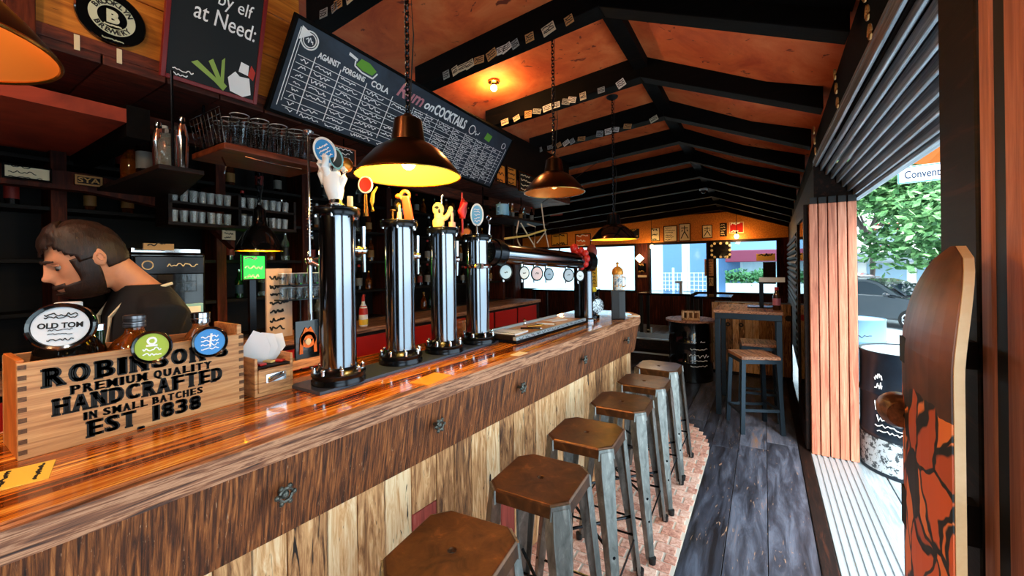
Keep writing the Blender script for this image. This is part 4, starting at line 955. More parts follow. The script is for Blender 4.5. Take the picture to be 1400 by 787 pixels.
# wire basket left of the shelf B
t = thing('wire_basket', 'dark wire basket at the left end of the glass shelf', 'basket', (-2.27, .893, 2.145))
m = MB()
for k in range(9): m.tube([(-.16+.038*k, -.01, 0), (-.17+.04*k, -.035, .15)], .002, 5)
for k in range(6): z = .032*k; m.tube([(-.16-.002*k, -.01-.005*k, z), (.145+.002*k, -.01-.005*k, z)], .002, 5)
m.build('wires', SILVER, t); MB().box((-.16, -.022, -.004), (.145, .012, .0)).build('base', BLACKSTEEL, t)
# back bar furniture: counter with red cupboards, posts, shelves
BX = -3.42
t = thing('back_bar', 'dark back-bar counter with wooden top and red drawer fronts behind the beer towers', 'back bar', (-3.08, 2.2, 0))
MB().box((-.34, -3.6, 0), (.28, 3.0, 1.02)).build('carcass', DARKWOOD, t); MB().box((-.36, -3.6, 1.02), (.31, 3.0, 1.06)).build('top', EDGEWOOD, t, bevel=.004)
for k in range(12): MB().box((.28, -3.55+k*.54, .72), (.295, -3.55+k*.54+.5, .99)).build('drawer_front', mat('dark_red_front', (190, 24, 16), .4), t, bevel=.004)
sh_z = [1.34, 1.62, 1.90, 2.16]
t = thing('back_bar_shelves', 'dark wooden wall shelving full of bottles behind the bar', 'shelves', (-3.43, 2.2, 1.06))
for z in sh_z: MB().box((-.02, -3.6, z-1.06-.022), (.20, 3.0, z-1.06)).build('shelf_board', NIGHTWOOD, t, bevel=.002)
MB().box((-.02, -3.6, 0), (.20, 3.0, .012)).build('shelf_board', DARKWOOD, t)
posts = [at(530, 380, X=-3.25).y, at(700, 330, X=-3.25).y, at(415, 300, X=-3.25).y, at(300, 350, X=-3.25).y, at(80, 380, X=-3.25).y, 4.9]
for y in posts: MB().box((-.02, y-2.2-.03, .0), (.215, y-2.2+.03, 1.3)).build('post', REDWOOD, t, bevel=.003)
names = ['lowest', 'second', 'third', 'fourth', 'topmost']
for si, z in enumerate([1.072]+sh_z):
    y = -1.0+random.uniform(0, .1); n = 0; cnt = {}
    while y < 5.0:
        if min(abs(y-q) for q in posts) > .09 and random.random() < .88 and not (si == 0 and (1.05 < y < 2.0)) and not (si in (0, 1, 2) and .0 < y < 1.05):
            k = random.randrange(7); cnt[k] = cnt.get(k, 0)+1
            bottle(k, (-3.43+.10+random.uniform(-.02, .03), y, z), '%s bottle, %s of its colour from the left, on the %s back-bar shelf' % (KINDS[k][0], ORD[min(19, cnt[k]-1)], names[si]), 'bottles on the back-bar shelves', random.uniform(.72, .86))
        y += random.uniform(.105, .19)
# rack of hanging glasses (the long one under the canopy)
pa, pb = at(225, 300, X=-2.80), at(400, 312, X=-2.80)
t = thing('glass_rack', 'dark rack of small glasses hanging under the canopy', 'rack', (-2.80, pa.y, pa.z-.01))
Lr = pb.y-pa.y
MB().box((-.14, 0, -.02), (.05, Lr, 0)).build('board', DARKWOOD, t, bevel=.003); MB().box((-.14, 0, .10), (.05, Lr, .115)).build('board', DARKWOOD, t, bevel=.003)
for y in (.01, Lr*.5, Lr-.01): MB().box((-.14, y-.008, 0), (.05, y+.008, .19)).build('post', DARKWOOD, t)
sg = bpy.data.objects.new('small_glass', None); C.objects.link(sg); MB().lathe([(.001, 0), (.017, 0), (.021, .065), (.019, .065), (.015, .006), (.001, .006)], n=12, cap=False).build('glass', mat('frosted_glass', (200, 206, 206), .15, trans=.7), sg, smooth=True)
n = 0
for lv, z in ((0, pa.z-.0095), (1, pa.z+.1055)):
    for k in range(15):
        y = pa.y+.035+k*(Lr-.06)/15
        if abs(y-pa.y-Lr*.5) < .025: continue
        o = sg if n == 0 else dup(sg, (0, 0, 0)); n += 1; o.location = (-2.775+random.uniform(-.01, .015), y, z)
        tag(o, '%s small glass from the left on the %s board of the dark glass rack' % (ORD[k], ['lower', 'upper'][lv]), 'glass', 'small glasses in the rack')
# sign on the far beam (upper left)
def sign(name, label, px0, py0, px1, py1, face, ink, X=None, Y=None, text=None, rim=None, th=.012, cat='sign', off=.0, group=None, dec=None):
    """framed flat sign whose corners sit at two pixels of a wall plane"""
    a = at(px0, py0, X=X, Y=Y); b = at(px1, py1, X=X, Y=Y); c = (a+b)/2
    if X is not None: w, M = abs(b.y-a.y), faceX((off, 0, 0))
    else: w, M = abs(b.x-a.x), faceY((0, -off, 0))
    h = abs(a.z-b.z); t = thing(name, label, cat, c, 0, group)
    MB().box((-w/2, -h/2, -th), (w/2, h/2, 0), M).build('panel', face, t)
    if rim:
        k = max(.008, min(w, h)*.06); m = MB()
        for lo, hi in (((-w/2, -h/2, -th), (-w/2+k, h/2, .006)), ((w/2-k, -h/2, -th), (w/2, h/2, .006)), ((-w/2+k, -h/2, -th), (w/2-k, -h/2+k, .006)), ((-w/2+k, h/2-k, -th), (w/2-k, h/2, .006))): m.box(lo, hi, M)
        m.build('frame', rim, t)
    m = MB(); Mi = M @ Matrix.Translation((0, 0, .001))
    if text:
        rows = text.split('/')
        for i, r in enumerate(rows): m.text(r, h*.7/len(rows), Mi @ Matrix.Translation((0, h*.36-(i+.5)*h*.72/len(rows), 0)), h*.012, .0006, w=min(w*.8, h*.6*len(r)/len(rows)))
    elif dec == 'kanji':
        for q in ([(-.3, .25), (.3, .25)], [(0, .38), (0, .05), (-.32, -.35)], [(0, .05), (.32, -.35)], [(-.25, .05), (-.18, .15)], [(.2, .15), (.28, .05)]): m.stroke([(x*w, y*h) for x, y in q], Mi, w*.08)
    elif dec == 'none': pass
    else:
        nr = max(2, int(h/.05)) if not dec else dec
        for i in range(nr): m.scrawl(-w*.38, h*.36-h*.72*i/max(1, nr-1), w*.76*random.uniform(.6, 1), h*.5/nr, Mi, h*.16/nr, 12)
    if len(m.b.verts): m.build('print', ink, t)
    return t
sign('beam_sign', 'cream sign with black lettering on the beam at the far left', 2, 222, 71, 250, CREAM, INK, X=-2.9, rim=GLOSSBLACK, dec=3)
sign('beam_sign', 'brown sign reading STA in gold on the beam, right of the cream sign', 102, 238, 140, 256, DARKWOOD, mat('gold_ink', (190, 140, 70), .5), X=-2.9, text='SYA', rim=mat('gold_rim', (170, 120, 60), .4))
rs = sign('round_sign', 'black copper-rimmed sign with white lines hanging above the hand handle', 455, 197, 486, 228, SLATE2, CHALK, X=-2.33, rim=mat('copper_rim', (170, 90, 60), .4), dec=4)
MB().tube([(-.006, 0, .05), (-.006, 0, 2.405-rs.location.z)], .004, 6).build('hanger', BLACKSTEEL, rs)
sign('small_plaque', 'white printed paper pinned below the glass rack behind the bar', 304, 305, 322, 328, CREAM, INK, X=-2.9, dec=4)
# chrome drinking-water pole tap
t = thing('tall_tap', 'slim chrome pole tap with spring and spout left of the first beer tower', 'tap', at(424, 470, X=-1.72)*1.0)
z0 = 1.0; t.location.x = -1.86; t.location.y = at(424, 400, X=-1.86).y; t.location.z = .91; tp = at(424, 180, X=-1.86).z-.91
m = MB(); m.cyl((0, 0, 0), (0, 0, tp*.5), .011, .011); m.cyl((0, 0, tp*.5), (0, 0, tp), .007, .006); m.build('pole', SILVER, t, smooth=True)
m = MB(); m.tube([(.012*math.cos(a*.8), .012*math.sin(a*.8), tp*.6+a*.0022) for a in range(90)], .002, 5); m.build('spring', SILVER, t)
m = MB(); m.ball((0, 0, tp*.52), (.02, .02, .024)); m.cyl((0, 0, tp*.52), (.05, .02, tp*.5), .01); m.cyl((0, 0, tp*.52), (-.02, .06, tp*.53), .008); m.cyl((.05, .02, tp*.51), (.052, .02, tp*.42), .007); m.build('valve', SILVER, t, smooth=True)
m = MB(); m.lathe([(.02, 0), (.026, .01), (.012, .02)], (0, 0, tp*.99), 14); m.build('top_ring', SILVER, t, smooth=True)
# green screen, specials board, cup rack, orange sign, coffee machine
t = thing('work_counter', 'dark steel-topped work counter on the serving side of the bar', 'counter', (-1.96, 2.3, 0))
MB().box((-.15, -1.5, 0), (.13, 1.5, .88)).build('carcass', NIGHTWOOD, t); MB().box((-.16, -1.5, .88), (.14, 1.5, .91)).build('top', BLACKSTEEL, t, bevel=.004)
sc = sign('screen', 'small bright green lit screen on the back bar under the small lamp', 330, 348, 364, 382, mat('green_screen', (40, 220, 70), .5, emit=1.6), CHALK, X=-3.0, rim=BLACK, cat='screen', dec=3)
MB().box((-.05, -.02, 1.06-sc.location.z), (-.02, .02, -.05)).build('screen_stand', BLACKSTEEL, sc)
pm = sign('paper_menu', 'tall clipboard of brown paper with handwritten lines behind the wooden box', 364, 367, 400, 458, mat('kraft_paper', (206, 172, 144), .8), INK, X=-2.0, rim=None, cat='menu', dec=7)
MB().box((-.03, -.02, .91-pm.location.z), (-.012, .02, .1)).build('menu_stand', BLACKSTEEL, pm)
t = sign('badge_sign', 'arched black sign with orange crest standing on a wood block behind the towers', 404, 440, 437, 486, GLOSSBLACK, ORANGE, X=-1.72, rim=None, dec='none')
m = MB(); M = faceX((.002, 0, 0)); m.lathe([(.02, 0), (.036, 0), (.036, .003), (.02, .003), (.02, 0)], n=20, M=M, cap=False); m.prism([(-.04, -.06), (-.036, .01), (-.02, .04), (-.012, .055), (0, .045), (.012, .055), (.02, .04), (.036, .01), (.04, -.06), (.026, -.06), (.024, 0), (-.024, 0), (-.026, -.06)], .003, M); m.build('crest', ORANGE, t); MB().ball((.003, 0, -.01), (.004, .014, .018), 10).build('crest_face', CREAM, t)
p = at(420, 492, X=-1.74); o = tag(MB().box((-.05, -.085, -.035), (.03, .085, 0)).build('wood_block', BACKBOARD, loc=(-1.735, p.y, 1.04+.0)), 'small wood block carrying the arched black sign', 'block'); o.location.z = t.location.z-abs(at(404, 440, X=-1.72).z-at(437, 486, X=-1.72).z)/2
p = at(410, 402, X=-1.97); t = thing('cup_rack', 'black wire rack of white-rimmed cups in front of the brown paper menu', 'rack', (p.x, p.y, p.z-.02))
m = MB(); m.box((-.05, -.11, -.006), (.05, .11, 0)); m.box((-.05, -.11, .064), (.05, .11, .07)); m.cyl((-.05, -.11, -.006), (-.05, -.11, .14), .003); m.cyl((-.05, .11, -.006), (-.05, .11, .14), .003); m.build('rack_frame', BLACKSTEEL, t)
MB().cyl((-.0, .0, .91-t.location.z), (-.0, 0, -.006), .006).build('stand', BLACKSTEEL, t)
cp0 = None
for lv in range(2):
    for k in range(5):
        if cp0 is None:
            cp0 = bpy.data.objects.new('cup', None); C.objects.link(cp0); o = cp0
            MB().lathe([(.001, 0), (.014, 0), (.019, .055), (.017, .055), (.013, .005), (.001, .005)], n=16, cap=False).build('bowl', GLASS, o, smooth=True); MB().ring((0, 0, .055), .018, .0018, None, 16, 5).build('rim', WHITE, o)
        else: o = dup(cp0, (0, 0, 0))
        o.location = (p.x, p.y-.084+.042*k, p.z-.02+.0005+.07*lv); tag(o, '%s cup from the left on the %s tier of the black wire rack' % (ORD[k], ['lower', 'upper'][lv]), 'cup', 'cups on the wire rack')
pc = at(235, 385, X=-2.72)
t = thing('coffee_machine', 'black coffee machine with blue and white panel behind the bartender', 'coffee machine', (-2.95, at(232, 400, X=-2.75).y, 1.062)); dy = .17; zt = pc.z+.16-1.062
MB().box((-.2, -dy, 0), (.2, dy, zt)).build('body', GLOSSBLACK, t, bevel=.015)
m = MB(); m.box((.2, -dy*.9, zt-.12), (.23, dy*.9, zt-.02)); m.build('front_panel', BLACKSTEEL, t, bevel=.006)
Mc = faceX((.231, 0, zt-.07)); m = MB(); m.lathe([(.018, 0), (.026, 0), (.026, .002), (.018, .002), (.018, 0)], (0, -.09, 0), 20, None); m = MB(); m.ring((.232, -.1, zt-.07), .022, .003, Matrix.Rotation(PI/2, 4, 'Y'), 18, 5); m.text('ESPRESSO', .03, Mc @ Matrix.Translation((.06, .0, 0)), .0005) if False else m.scrawl(-.02, 0, .14, .02, Mc, .004, 14); m.build('panel_marks', CREAM, t)
m = MB(); m.box((.2, .06, .14), (.215, .15, .30)); o = m.build('blue_panel', mat('pale_blue_plastic', (130, 190, 224), .4), t, bevel=.004); o['label'] = 'pale blue panel with white trim'  # panel in its own pale blue plastic colour
m = MB(); m.box((.215, .075, .25), (.219, .135, .285)); m.ring((.218, .105, .21), .018, .005, Matrix.Rotation(PI/2, 4, 'Y'), 16, 6); m.box((.215, .075, .15), (.219, .1, .19)); m.build('panel_buttons', WHITE, o)
m = MB(); m.tube([(.22, -.03, .3), (.26, -.03, .28), (.265, -.03, .2), (.25, -.03, .1)], .006, 8); m.cyl((.22, -.1, .26), (.3, -.1, .25), .014); m.build('steam_pipe', SILVER, t, smooth=True)
MB().box((-.18, -.15, zt), (.18, .15, zt+.02)).build('cup_tray', SILVER, t)
sign('label_strip', 'narrow gold nameplate on the shelf above the coffee machine', 196, 332, 238, 342, mat('gold_strip', (180, 140, 80), .4), INK, X=-2.7, dec=1)
p = at(497, 440, X=-2.86); t = thing('sauce_bottle', 'red, white and yellow bottle on the back bar between the first two towers', 'bottle', (-2.86, p.y, 1.0605))
MB().lathe([(.03, 0), (.036, .01), (.036, .10), (.03, .16), (.014, .19), (.012, .22)], n=20).build('body', WHITE, t, smooth=True); MB().lathe([(.0365, .10), (.034, .14), (.026, .172)], n=20, cap=False).build('shoulder_label', RED, t, smooth=True); MB().lathe([(.0368, .015), (.0368, .06)], n=20, cap=False).build('label', mat('yellow_label', (230, 190, 60), .5), t, smooth=True); MB().lathe([(.014, .21), (.013, .24), (.004, .27), (0, .271)], n=14).build('cap', RED, t, smooth=True)
p = at(628, 474, X=-1.60); t = thing('beer_mug', 'amber beer mug with steel handle standing between the third and fourth towers', 'mug', (-1.60, p.y, 1.1005))
MB().lathe([(.001, 0), (.036, 0), (.04, .005), (.04, .12), (.037, .12), (.035, .01), (.001, .01)], n=24, cap=False).build('body', AMBER2, t, smooth=True); MB().tube([(.01, .038, .11), (.03, .075, .10), (.03, .075, .03), (.01, .038, .02)], .009, 8).build('handle', SILVER, t, smooth=True)
# blue mug and bits on a high shelf at right of the menu board
p = at(687, 292, X=-2.30)
t = thing('high_shelf', 'short dark shelf with a blue mug, under the posters right of the menu board', 'shelf', (-2.45, p.y+.2, p.z-.02))
MB().box((-.2, -.28, -.025), (.2, .75, 0)).build('board', DARKWOOD, t, bevel=.003); m = MB(); m.box((-.19, -.2, -.3), (-.16, -.17, -.025)); m.box((-.19, .5, -.3), (-.16, .53, -.025)); m.box((-.19, -.28, .0), (-.16, .75, .1)); m.build('bracket', DARKWOOD, t); m = MB(); m.cyl((-.1, -.2, 0), (-.1, -.2, 2.40-t.location.z), .006); m.cyl((-.1, .6, 0), (-.1, .6, 2.40-t.location.z), .006); m.build('hanger_rod', BLACKSTEEL, t)
zt = p.z-.02
t = thing('mug', 'pale blue enamel mug on the short dark shelf', 'mug', (-2.30, p.y, zt)); MB().lathe([(.001, 0), (.062, 0), (.068, .004), (.068, .115), (.064, .115), (.062, .008), (.001, .008)], n=28, cap=False).build('body', mat('enamel_blue', (120, 176, 206), .35), t, smooth=True); MB().tube([(.0, -.066, .09), (.0, -.1, .08), (0, -.1, .04), (0, -.066, .03)], .008, 8).build('handle', mat('enamel_blue'), t, smooth=True)
for k in range(6): bottle((3, 2, 6, 1, 3, 0)[k], (-2.42+.03*(k % 2), p.y+.13+.13*k, zt), '%s bottle from the mug along the short dark shelf' % ORD[k], 'bottles beside the blue mug', .62)
for k, (a, b, lab) in enumerate(((678, 222, 'amber-printed poster beside the menu board, left one'), (693, 226, 'amber-printed poster beside the menu board, middle one'), (709, 233, 'dark written poster in gold frame beside the menu board'))):
    sign('poster', lab, a, b, a+(13 if k < 2 else 22), b+(30 if k < 2 else 34), (mat('amber_print', (190, 120, 40), .5), mat('amber_print'), SLATE2)[k], (INK, INK, CREAM)[k], X=-2.28, rim=(DARKWOOD, DARKWOOD, BRASS)[k], cat='poster', group='posters beside the menu board')
# folded white deck chair frame hung beyond the mug
t = thing('wire_sculpture', 'pale tangled wire-and-cane piece hanging over the pipe tower', 'sculpture', at(735, 330, X=-1.9))
def lp(px, py, X=-1.9): return at(px, py, X=X)-V(t.location)
m = MB()
for pts in ([(709, 302), (706, 318), (708, 330), (716, 345)], [(712, 305), (722, 322), (730, 335), (738, 352)], [(740, 278), (744, 310), (750, 338)], [(721, 306), (732, 310), (730, 340)], [(745, 318), (734, 332)]):
    m.tube([lp(*q) for q in pts], .007, 6)
m.build('wire', mat('pale_cane', (190, 168, 140), .5), t, smooth=True)
MB().tube([lp(690, 326), lp(720, 322), lp(746, 314)], .010, 6).build('crossbar', mat('yellow_cane', (206, 170, 90), .5), t, smooth=True)
tp_ = V(t.location); zt_ = rz_at(-1.9, RAF[6]-.07)-tp_.z
MB().tube([lp(740, 278), V((lp(740, 278).x, RAF[6]-.07-tp_.y, zt_))], .004, 5).build('cord', BLACK, t)
# ================================================================== BARTENDER
hc = at(120, 352, X=-2.06)
per = thing('person', 'bearded person in black T-shirt with cream lanyard, looking down behind the crate', 'person', (-2.06, hc.y+.115, 0), -PI/2)
HZ = hc.z; PITCH = math.radians(27)
HM = Matrix.Translation((.115, 0, HZ)) @ Matrix.Rotation(PITCH, 4, 'Y')
def g(x, s): return math.exp(-(x/s)**2)
def head_pt(th_, ph, grow=0):
    """th_ 0 at the crown, pi at the chin; ph 0 forward"""
    z = math.cos(th_); rr = math.sin(th_)**(.8 if z < 0 else .92); x = rr*math.cos(ph); y = rr*math.sin(ph)
    px, py, pz = x*.098, y*.077, z*.122
    if pz < 0: k = 1+pz*1.4*1.0; py *= k; px *= (1+pz*.6 if x < 0 else 1)
    if x < 0: px *= 1.06; 
    f_ = max(0, x)
    if x > 0:
        px = px*(1-.10*g(y, .5)*0)+.012*g(pz+.085, .04)*f_                         # chin and jaw forward
        px += .024*max(0, min(1, (-pz-.035)/.035))*g(py, .05)*max(0, min(1, (pz+.125)/.02)); px += .034*g(py, .014)*g(pz+.026, .018)*f_+.018*g(py, .010)*g(pz-.002, .026)*f_   # nose
        px += .007*g(pz-.026, .012)*g(abs(py)-.025, .022)*f_                       # brow
        px -= .012*g(pz-.008, .013)*g(abs(py)-.031, .014)*f_                        # eye sockets
        px += .006*g(py, .022)*g(pz+.058, .008)*f_ - .004*g(py, .024)*g(pz+.064, .0035)*f_+.006*g(py, .02)*g(pz+.071, .007)*f_   # lips
        px += .005*g(pz+.02, .02)*g(abs(py)-.045, .02)*f_
    v = V((px, py, pz))
    if grow: v += v.normalized()*grow
    return v
def head_grid(mb, keep=None, grow=lambda t, p, v: 0, nt=48, npn=64, M=HM):
    P = {}
    for i in range(nt+1):
        for j in range(npn):
            t_ = PI*(.001+.998*i/nt); p_ = -PI+2*PI*j/npn; v = head_pt(t_, p_); v = head_pt(t_, p_, grow(t_, p_, v)); P[i, j] = mb.b.verts.new(M @ v)
    for i in range(nt):
        for j in range(npn):
            t_ = PI*(i+.5)/nt; p_ = -PI+2*PI*(j+.5)/npn; v = head_pt(t_, p_)
            if keep and not keep(v, p_): continue
            mb.b.faces.new((P[i, j], P[i+1, j], P[i+1, (j+1) % npn], P[i, (j+1) % npn]))
    loose = [v for v in mb.b.verts if not v.link_faces]
    bmesh.ops.delete(mb.b, geom=loose, context='VERTS')
    return mb
b = MB(); head_grid(b)
NB = V((-.035, 0, HZ-.135))                                   # base of the neck
b.tube([HM @ V((-.03, 0, -.03)), HM @ V((-.045, 0, -.07)), (HM @ V((-.05, 0, -.08))).lerp(NB, .5), NB, NB-V((.02, 0, .05))], [.056, .056, .057, .064, .085], 20)
def loft(mb, rings, n=24):
    vs = []; fs = []
    for (c, rx, ry) in rings:
        for k in range(n):
            a = 2*PI*k/n; e = .85
            ca, sa = math.cos(a), math.sin(a)
            vs.append((c[0]+rx*math.copysign(abs(ca)**e, ca), c[1]+ry*math.copysign(abs(sa)**e, sa), c[2]))
    for j in range(len(rings)-1):
        for k in range(n): fs.append((j*n+k, j*n+(k+1) % n, (j+1)*n+(k+1) % n, (j+1)*n+k))
    fs += [tuple(range(n-1, -1, -1)), tuple((len(rings)-1)*n+k for k in range(n))]
    return mb._add(vs, fs)
sz = NB.z-.01
torso = [((-.14, 0, .86), .105, .16), ((-.13, 0, 1.0), .10, .155), ((-.10, 0, 1.14), .115, .17), ((-.06, 0, sz-.14), .12, .19), ((-.045, 0, sz-.06), .105, .19), ((-.04, 0, sz-.005), .085, .14), ((-.035, 0, sz+.04), .062, .085)]
loft(b, torso)
for s_ in (-1, 1):
    sh = V((-.045, s_*.18, sz-.06)); el = V((.02, s_*.21, sz-.34)); wr = V((.22, s_*.13, sz-.44))
    b.tube([V((-.045, s_*.13, sz-.045)), sh, sh.lerp(el, .5), el], [.06, .062, .052, .042], 14); b.tube([el-V((.0, 0, -.01)), el.lerp(wr, .4), wr], [.042, .040, .027], 14); b.ball(el, .043, 12)
    pm = wr+V((.055, -s_*.012, -.01)); b.tube([wr, wr.lerp(pm, .5), pm], [.026, .034, .032], 12)
    for k in range(4):
        o_ = V((0, s_*(-.028+.019*k), 0)); L_ = (.075, .085, .08, .062)[k]
        b.tube([pm+o_*.8, pm+o_+V((L_*.5, 0, -.008)), pm+o_*1.05+V((L_*.85, 0, -.03)), pm+o_*1.05+V((L_, 0, -.05))], [.0105, .0095, .0085, .007], 8)
    b.tube([wr+V((.02, -s_*.02, 0)), wr+V((.05, -s_*.055, -.01)), wr+V((.085, -s_*.062, -.025))], [.013, .011, .008], 8)
    b.tube([V((-.14, s_*.085, .9)), V((-.08, s_*.09, .48)), V((-.02, s_*.09, .08))], [.095, .062, .042], 14); b.tube([V((-.05, s_*.09, .045)), V((.05, s_*.095, .04)), V((.16, s_*.10, .03))], [.04, .042, .03], 12)
for s_ in (-1, 1):                                           # ears
    b.ball(HM @ V((-.012, s_*.078, -.005)), (.020, .009, .032), 12, HM.to_3x3().to_4x4() @ Matrix.Rotation(-.25, 4, 'Y'))
    
body = b.build('body', SKIN, per)
rm = body.modifiers.new('remesh', 'REMESH'); rm.mode = 'VOXEL'; rm.voxel_size = .005; rm.use_smooth_shade = True
smo = body.modifiers.new('smooth', 'SMOOTH'); smo.iterations = 3; smo.factor = .5
for s_ in (-1, 1):
    m = MB(); c_ = HM @ V((-.014, s_*.087, -.004)); m.ring(c_, .013, .0028, HM.to_3x3().to_4x4() @ Matrix.Rotation(PI/2, 4, 'X') @ Matrix.Rotation(.0, 4, 'Z'), 16, 6, .65); m.build('ear_fold', SKIN, per, smooth=True)
    m = MB(); m.ball(HM @ V((.0815, s_*.031, .004)), .0105, 12); e_ = m.build('eye', mat('eye_white', (150, 140, 130), .2), per, smooth=True); MB().ball(HM @ V((.0895, s_*.033, -.001)), (.005, .0065, .006), 8).build('iris', INK, e_)
    m = MB(); m.tube([HM @ V((.104, s_*.012, .026)), HM @ V((.103, s_*.03, .032)), HM @ V((.09, s_*.048, .026))], [.004, .0055, .003], 8); m.build('eyebrow', HAIR, per, smooth=True)
    m = MB(); m.tube([HM @ V((.091, s_*.017, .012)), HM @ V((.0945, s_*.031, .015)), HM @ V((.083, s_*.045, .010))], .0035, 6); m.build('eyelid', SKIN, per, smooth=True)
def hair_keep(v, p):
    a = abs(p)
    return v.z > .070-.02*g(a, .5) if a < .75 else (v.z > .062-(a-.75)*.10 if a < 1.15 else (v.z > .0 if a < 1.75 else v.z > -.045))
m = head_grid(MB(), hair_keep, lambda t_, p_, v: .006+.010*max(0, v.z/.12)+.004*noise.noise(v*60)+(.008 if abs(p_) < 1 else 0)*max(0, v.z/.12))
o = m.build('hair', HAIR, per, smooth=True); sm = o.modifiers.new('solid', 'SOLIDIFY'); sm.thickness = .006
def beard_keep(v, p):
    a = abs(p)
    if a < .5: return v.z < -.074 or (-.058 < v.z < -.046 and abs(v.y) < .03)
    return (v.z < -.055 and a < 1.9) if a < .95 else (v.z < .012 and a < 1.55)
m = head_grid(MB(), beard_keep, lambda t_, p_, v: .004+.012*max(0, -v.z/.12)*(1 if abs(p_) < 1.2 else .6)+.002*noise.noise(v*80))
o = m.build('beard', HAIR, per, smooth=True); sm = o.modifiers.new('solid', 'SOLIDIFY'); sm.thickness = .004
m = MB(); loft(m, [((c[0], c[1], c[2]), rx*1.10, ry*1.06) for c, rx, ry in torso[:-1]]+[((-.035, 0, sz+.042), .070, .094)])
for s_ in (-1, 1):
    sh = V((-.045, s_*.18, sz-.06)); el = V((.02, s_*.21, sz-.34)); m.tube([V((-.045, s_*.12, sz-.045)), sh, sh.lerp(el, .5), sh.lerp(el, .62)], [.072, .073, .066, .068], 16)
o = m.build('t_shirt', TEE, per); rm = o.modifiers.new('remesh', 'REMESH'); rm.mode = 'VOXEL'; rm.voxel_size = .009; rm.use_smooth_shade = True
m = MB(); loft(m, [((-.13, 0, .70), .12, .175), ((-.14, 0, .88), .118, .17)])
for s_ in (-1, 1): m.tube([V((-.14, s_*.085, .86)), V((-.08, s_*.09, .48)), V((-.02, s_*.09, .10))], [.105, .075, .062], 16)
m.build('trousers', TEE, per, smooth=True)
m = MB(); 
for s_ in (-1, 1): m.tube([V((-.10, s_*.085, sz+.045)), V((-.02, s_*.098, sz+.02)), V((.035, s_*.085, sz-.01)), V((.075, s_*.07, sz-.07)), V((.078, s_*.05, sz-.16)), V((.058, s_*.035, sz-.27))], .006, 6)
m.build('lanyard', CREAM, per, smooth=True)
# ================================================================== SKATEBOARD ON THE JAMB
t = thing('skateboard', 'worn brown skateboard deck with orange carved-style graphic, hung upright on the jamb', 'skateboard', (.172, .80, .77))
MX = frame((0, 0, 0), (0, -1, 0), (0, 0, 1))                 # local x = -Y, y = up, normal = -X
L_ = .80; hw = .105
def deck_z(s):                                             # bend of nose and tail towards the post
    e = max(0, abs(s-L_/2)-.235); return -.02-1.5*e*e
def deck_w(s):
    e = max(0, abs(s-L_/2)-(L_/2-.135)); return hw*math.sqrt(max(0, 1-(e/.135)**2))
def deck(mb, th0, th1, inset=0):
    n = 48; k = 8; vs = []; fs = []
    for i in range(n+1):
        s = L_*(.0005+.999*i/n); w = max(.001, deck_w(s)-inset)
        for side, th in ((0, th0), (1, th1)):
            for j in range(k+1):
                x = w*(2*j/k-1); con = -.010*(x/hw)**2
                vs.append(MX @ V((x, s, deck_z(s)+con*(-1)*-1+th)))
    st = 2*(k+1)
    for i in range(n):
        for j in range(k):
            a = i*st+j; fs.append((a, a+1, a+st+1, a+st)); a += k+1; fs.append((a, a+st, a+st+1, a+1))
        a = i*st; fs.append((a, a+st, a+st+k+1, a+k+1)); a += k; fs.append((a, a+k+1, a+st+k+1, a+st))
    return mb._add(vs, fs)
deck(MB(), .0, .0095).build('deck', EDGEWOOD if False else grain('maple_ply', [(.3, (190, 150, 100)), (.6, (230, 200, 160))], (1, 1, 1), .5, 0), t)
DECKB = grain('worn_brown_deck', [(.3, (28, 12, 6)), (.5, (84, 42, 20)), (.7, (130, 72, 38))], (3, 3, 3), .4, .2)
o = deck(MB(), .0093, .0112, .0015).build('underside', DECKB, t)
# carved-style graphic: interlocking orange cells with dark outlines, inside the underside's material
g_ = o.data.materials[0] = bpy.data.materials.new('deck_graphic'); g_.use_nodes = True; L = g_.node_tree.links; pb = g_.node_tree.nodes['Principled BSDF']; pb.inputs['Roughness'].default_value = .42
tc = nd(g_, 'ShaderNodeTexCoord'); nz = nd(g_, 'ShaderNodeTexNoise'); nz.inputs['Scale'].default_value = 9; nz.inputs['Detail'].default_value = 3; L.new(tc.outputs['Object'], nz.inputs['Vector'])
mxv = nd(g_, 'ShaderNodeMixRGB'); mxv.inputs[0].default_value = .10; L.new(tc.outputs['Object'], mxv.inputs[1]); L.new(nz.outputs['Color'], mxv.inputs[2])
ve = nd(g_, 'ShaderNodeTexVoronoi', feature='DISTANCE_TO_EDGE'); vc = nd(g_, 'ShaderNodeTexVoronoi'); mp = nd(g_, 'ShaderNodeMapping'); mp.inputs['Scale'].default_value = (1, 26, 15); mp.inputs['Rotation'].default_value = (.5, 0, 0); L.new(mxv.outputs[0], mp.inputs[0])
for q in (ve, vc): q.inputs['Scale'].default_value = 1; L.new(mp.outputs[0], q.inputs['Vector'])
sx = nd(g_, 'ShaderNodeSeparateColor'); L.new(vc.outputs['Color'], sx.inputs[0])
rc = ramp(g_, [(.0, (216, 96, 34)), (.34, (236, 128, 58)), (.62, (190, 80, 28)), (.84, (24, 12, 8))]); rc.color_ramp.interpolation = 'CONSTANT'; L.new(sx.outputs[0], rc.inputs[0])
re = ramp(g_, [(.05, (0, 0, 0)), (.08, (255, 255, 255))]); L.new(ve.outputs['Distance'], re.inputs[0])
m1 = nd(g_, 'ShaderNodeMixRGB', blend_type='MULTIPLY'); m1.inputs[0].default_value = 1; L.new(rc.outputs[0], m1.inputs[1]); L.new(re.outputs[0], m1.inputs[2])
n2 = nd(g_, 'ShaderNodeTexNoise'); n2.inputs['Scale'].default_value = 7; n2.inputs['Detail'].default_value = 6; L.new(tc.outputs['Object'], n2.inputs['Vector'])
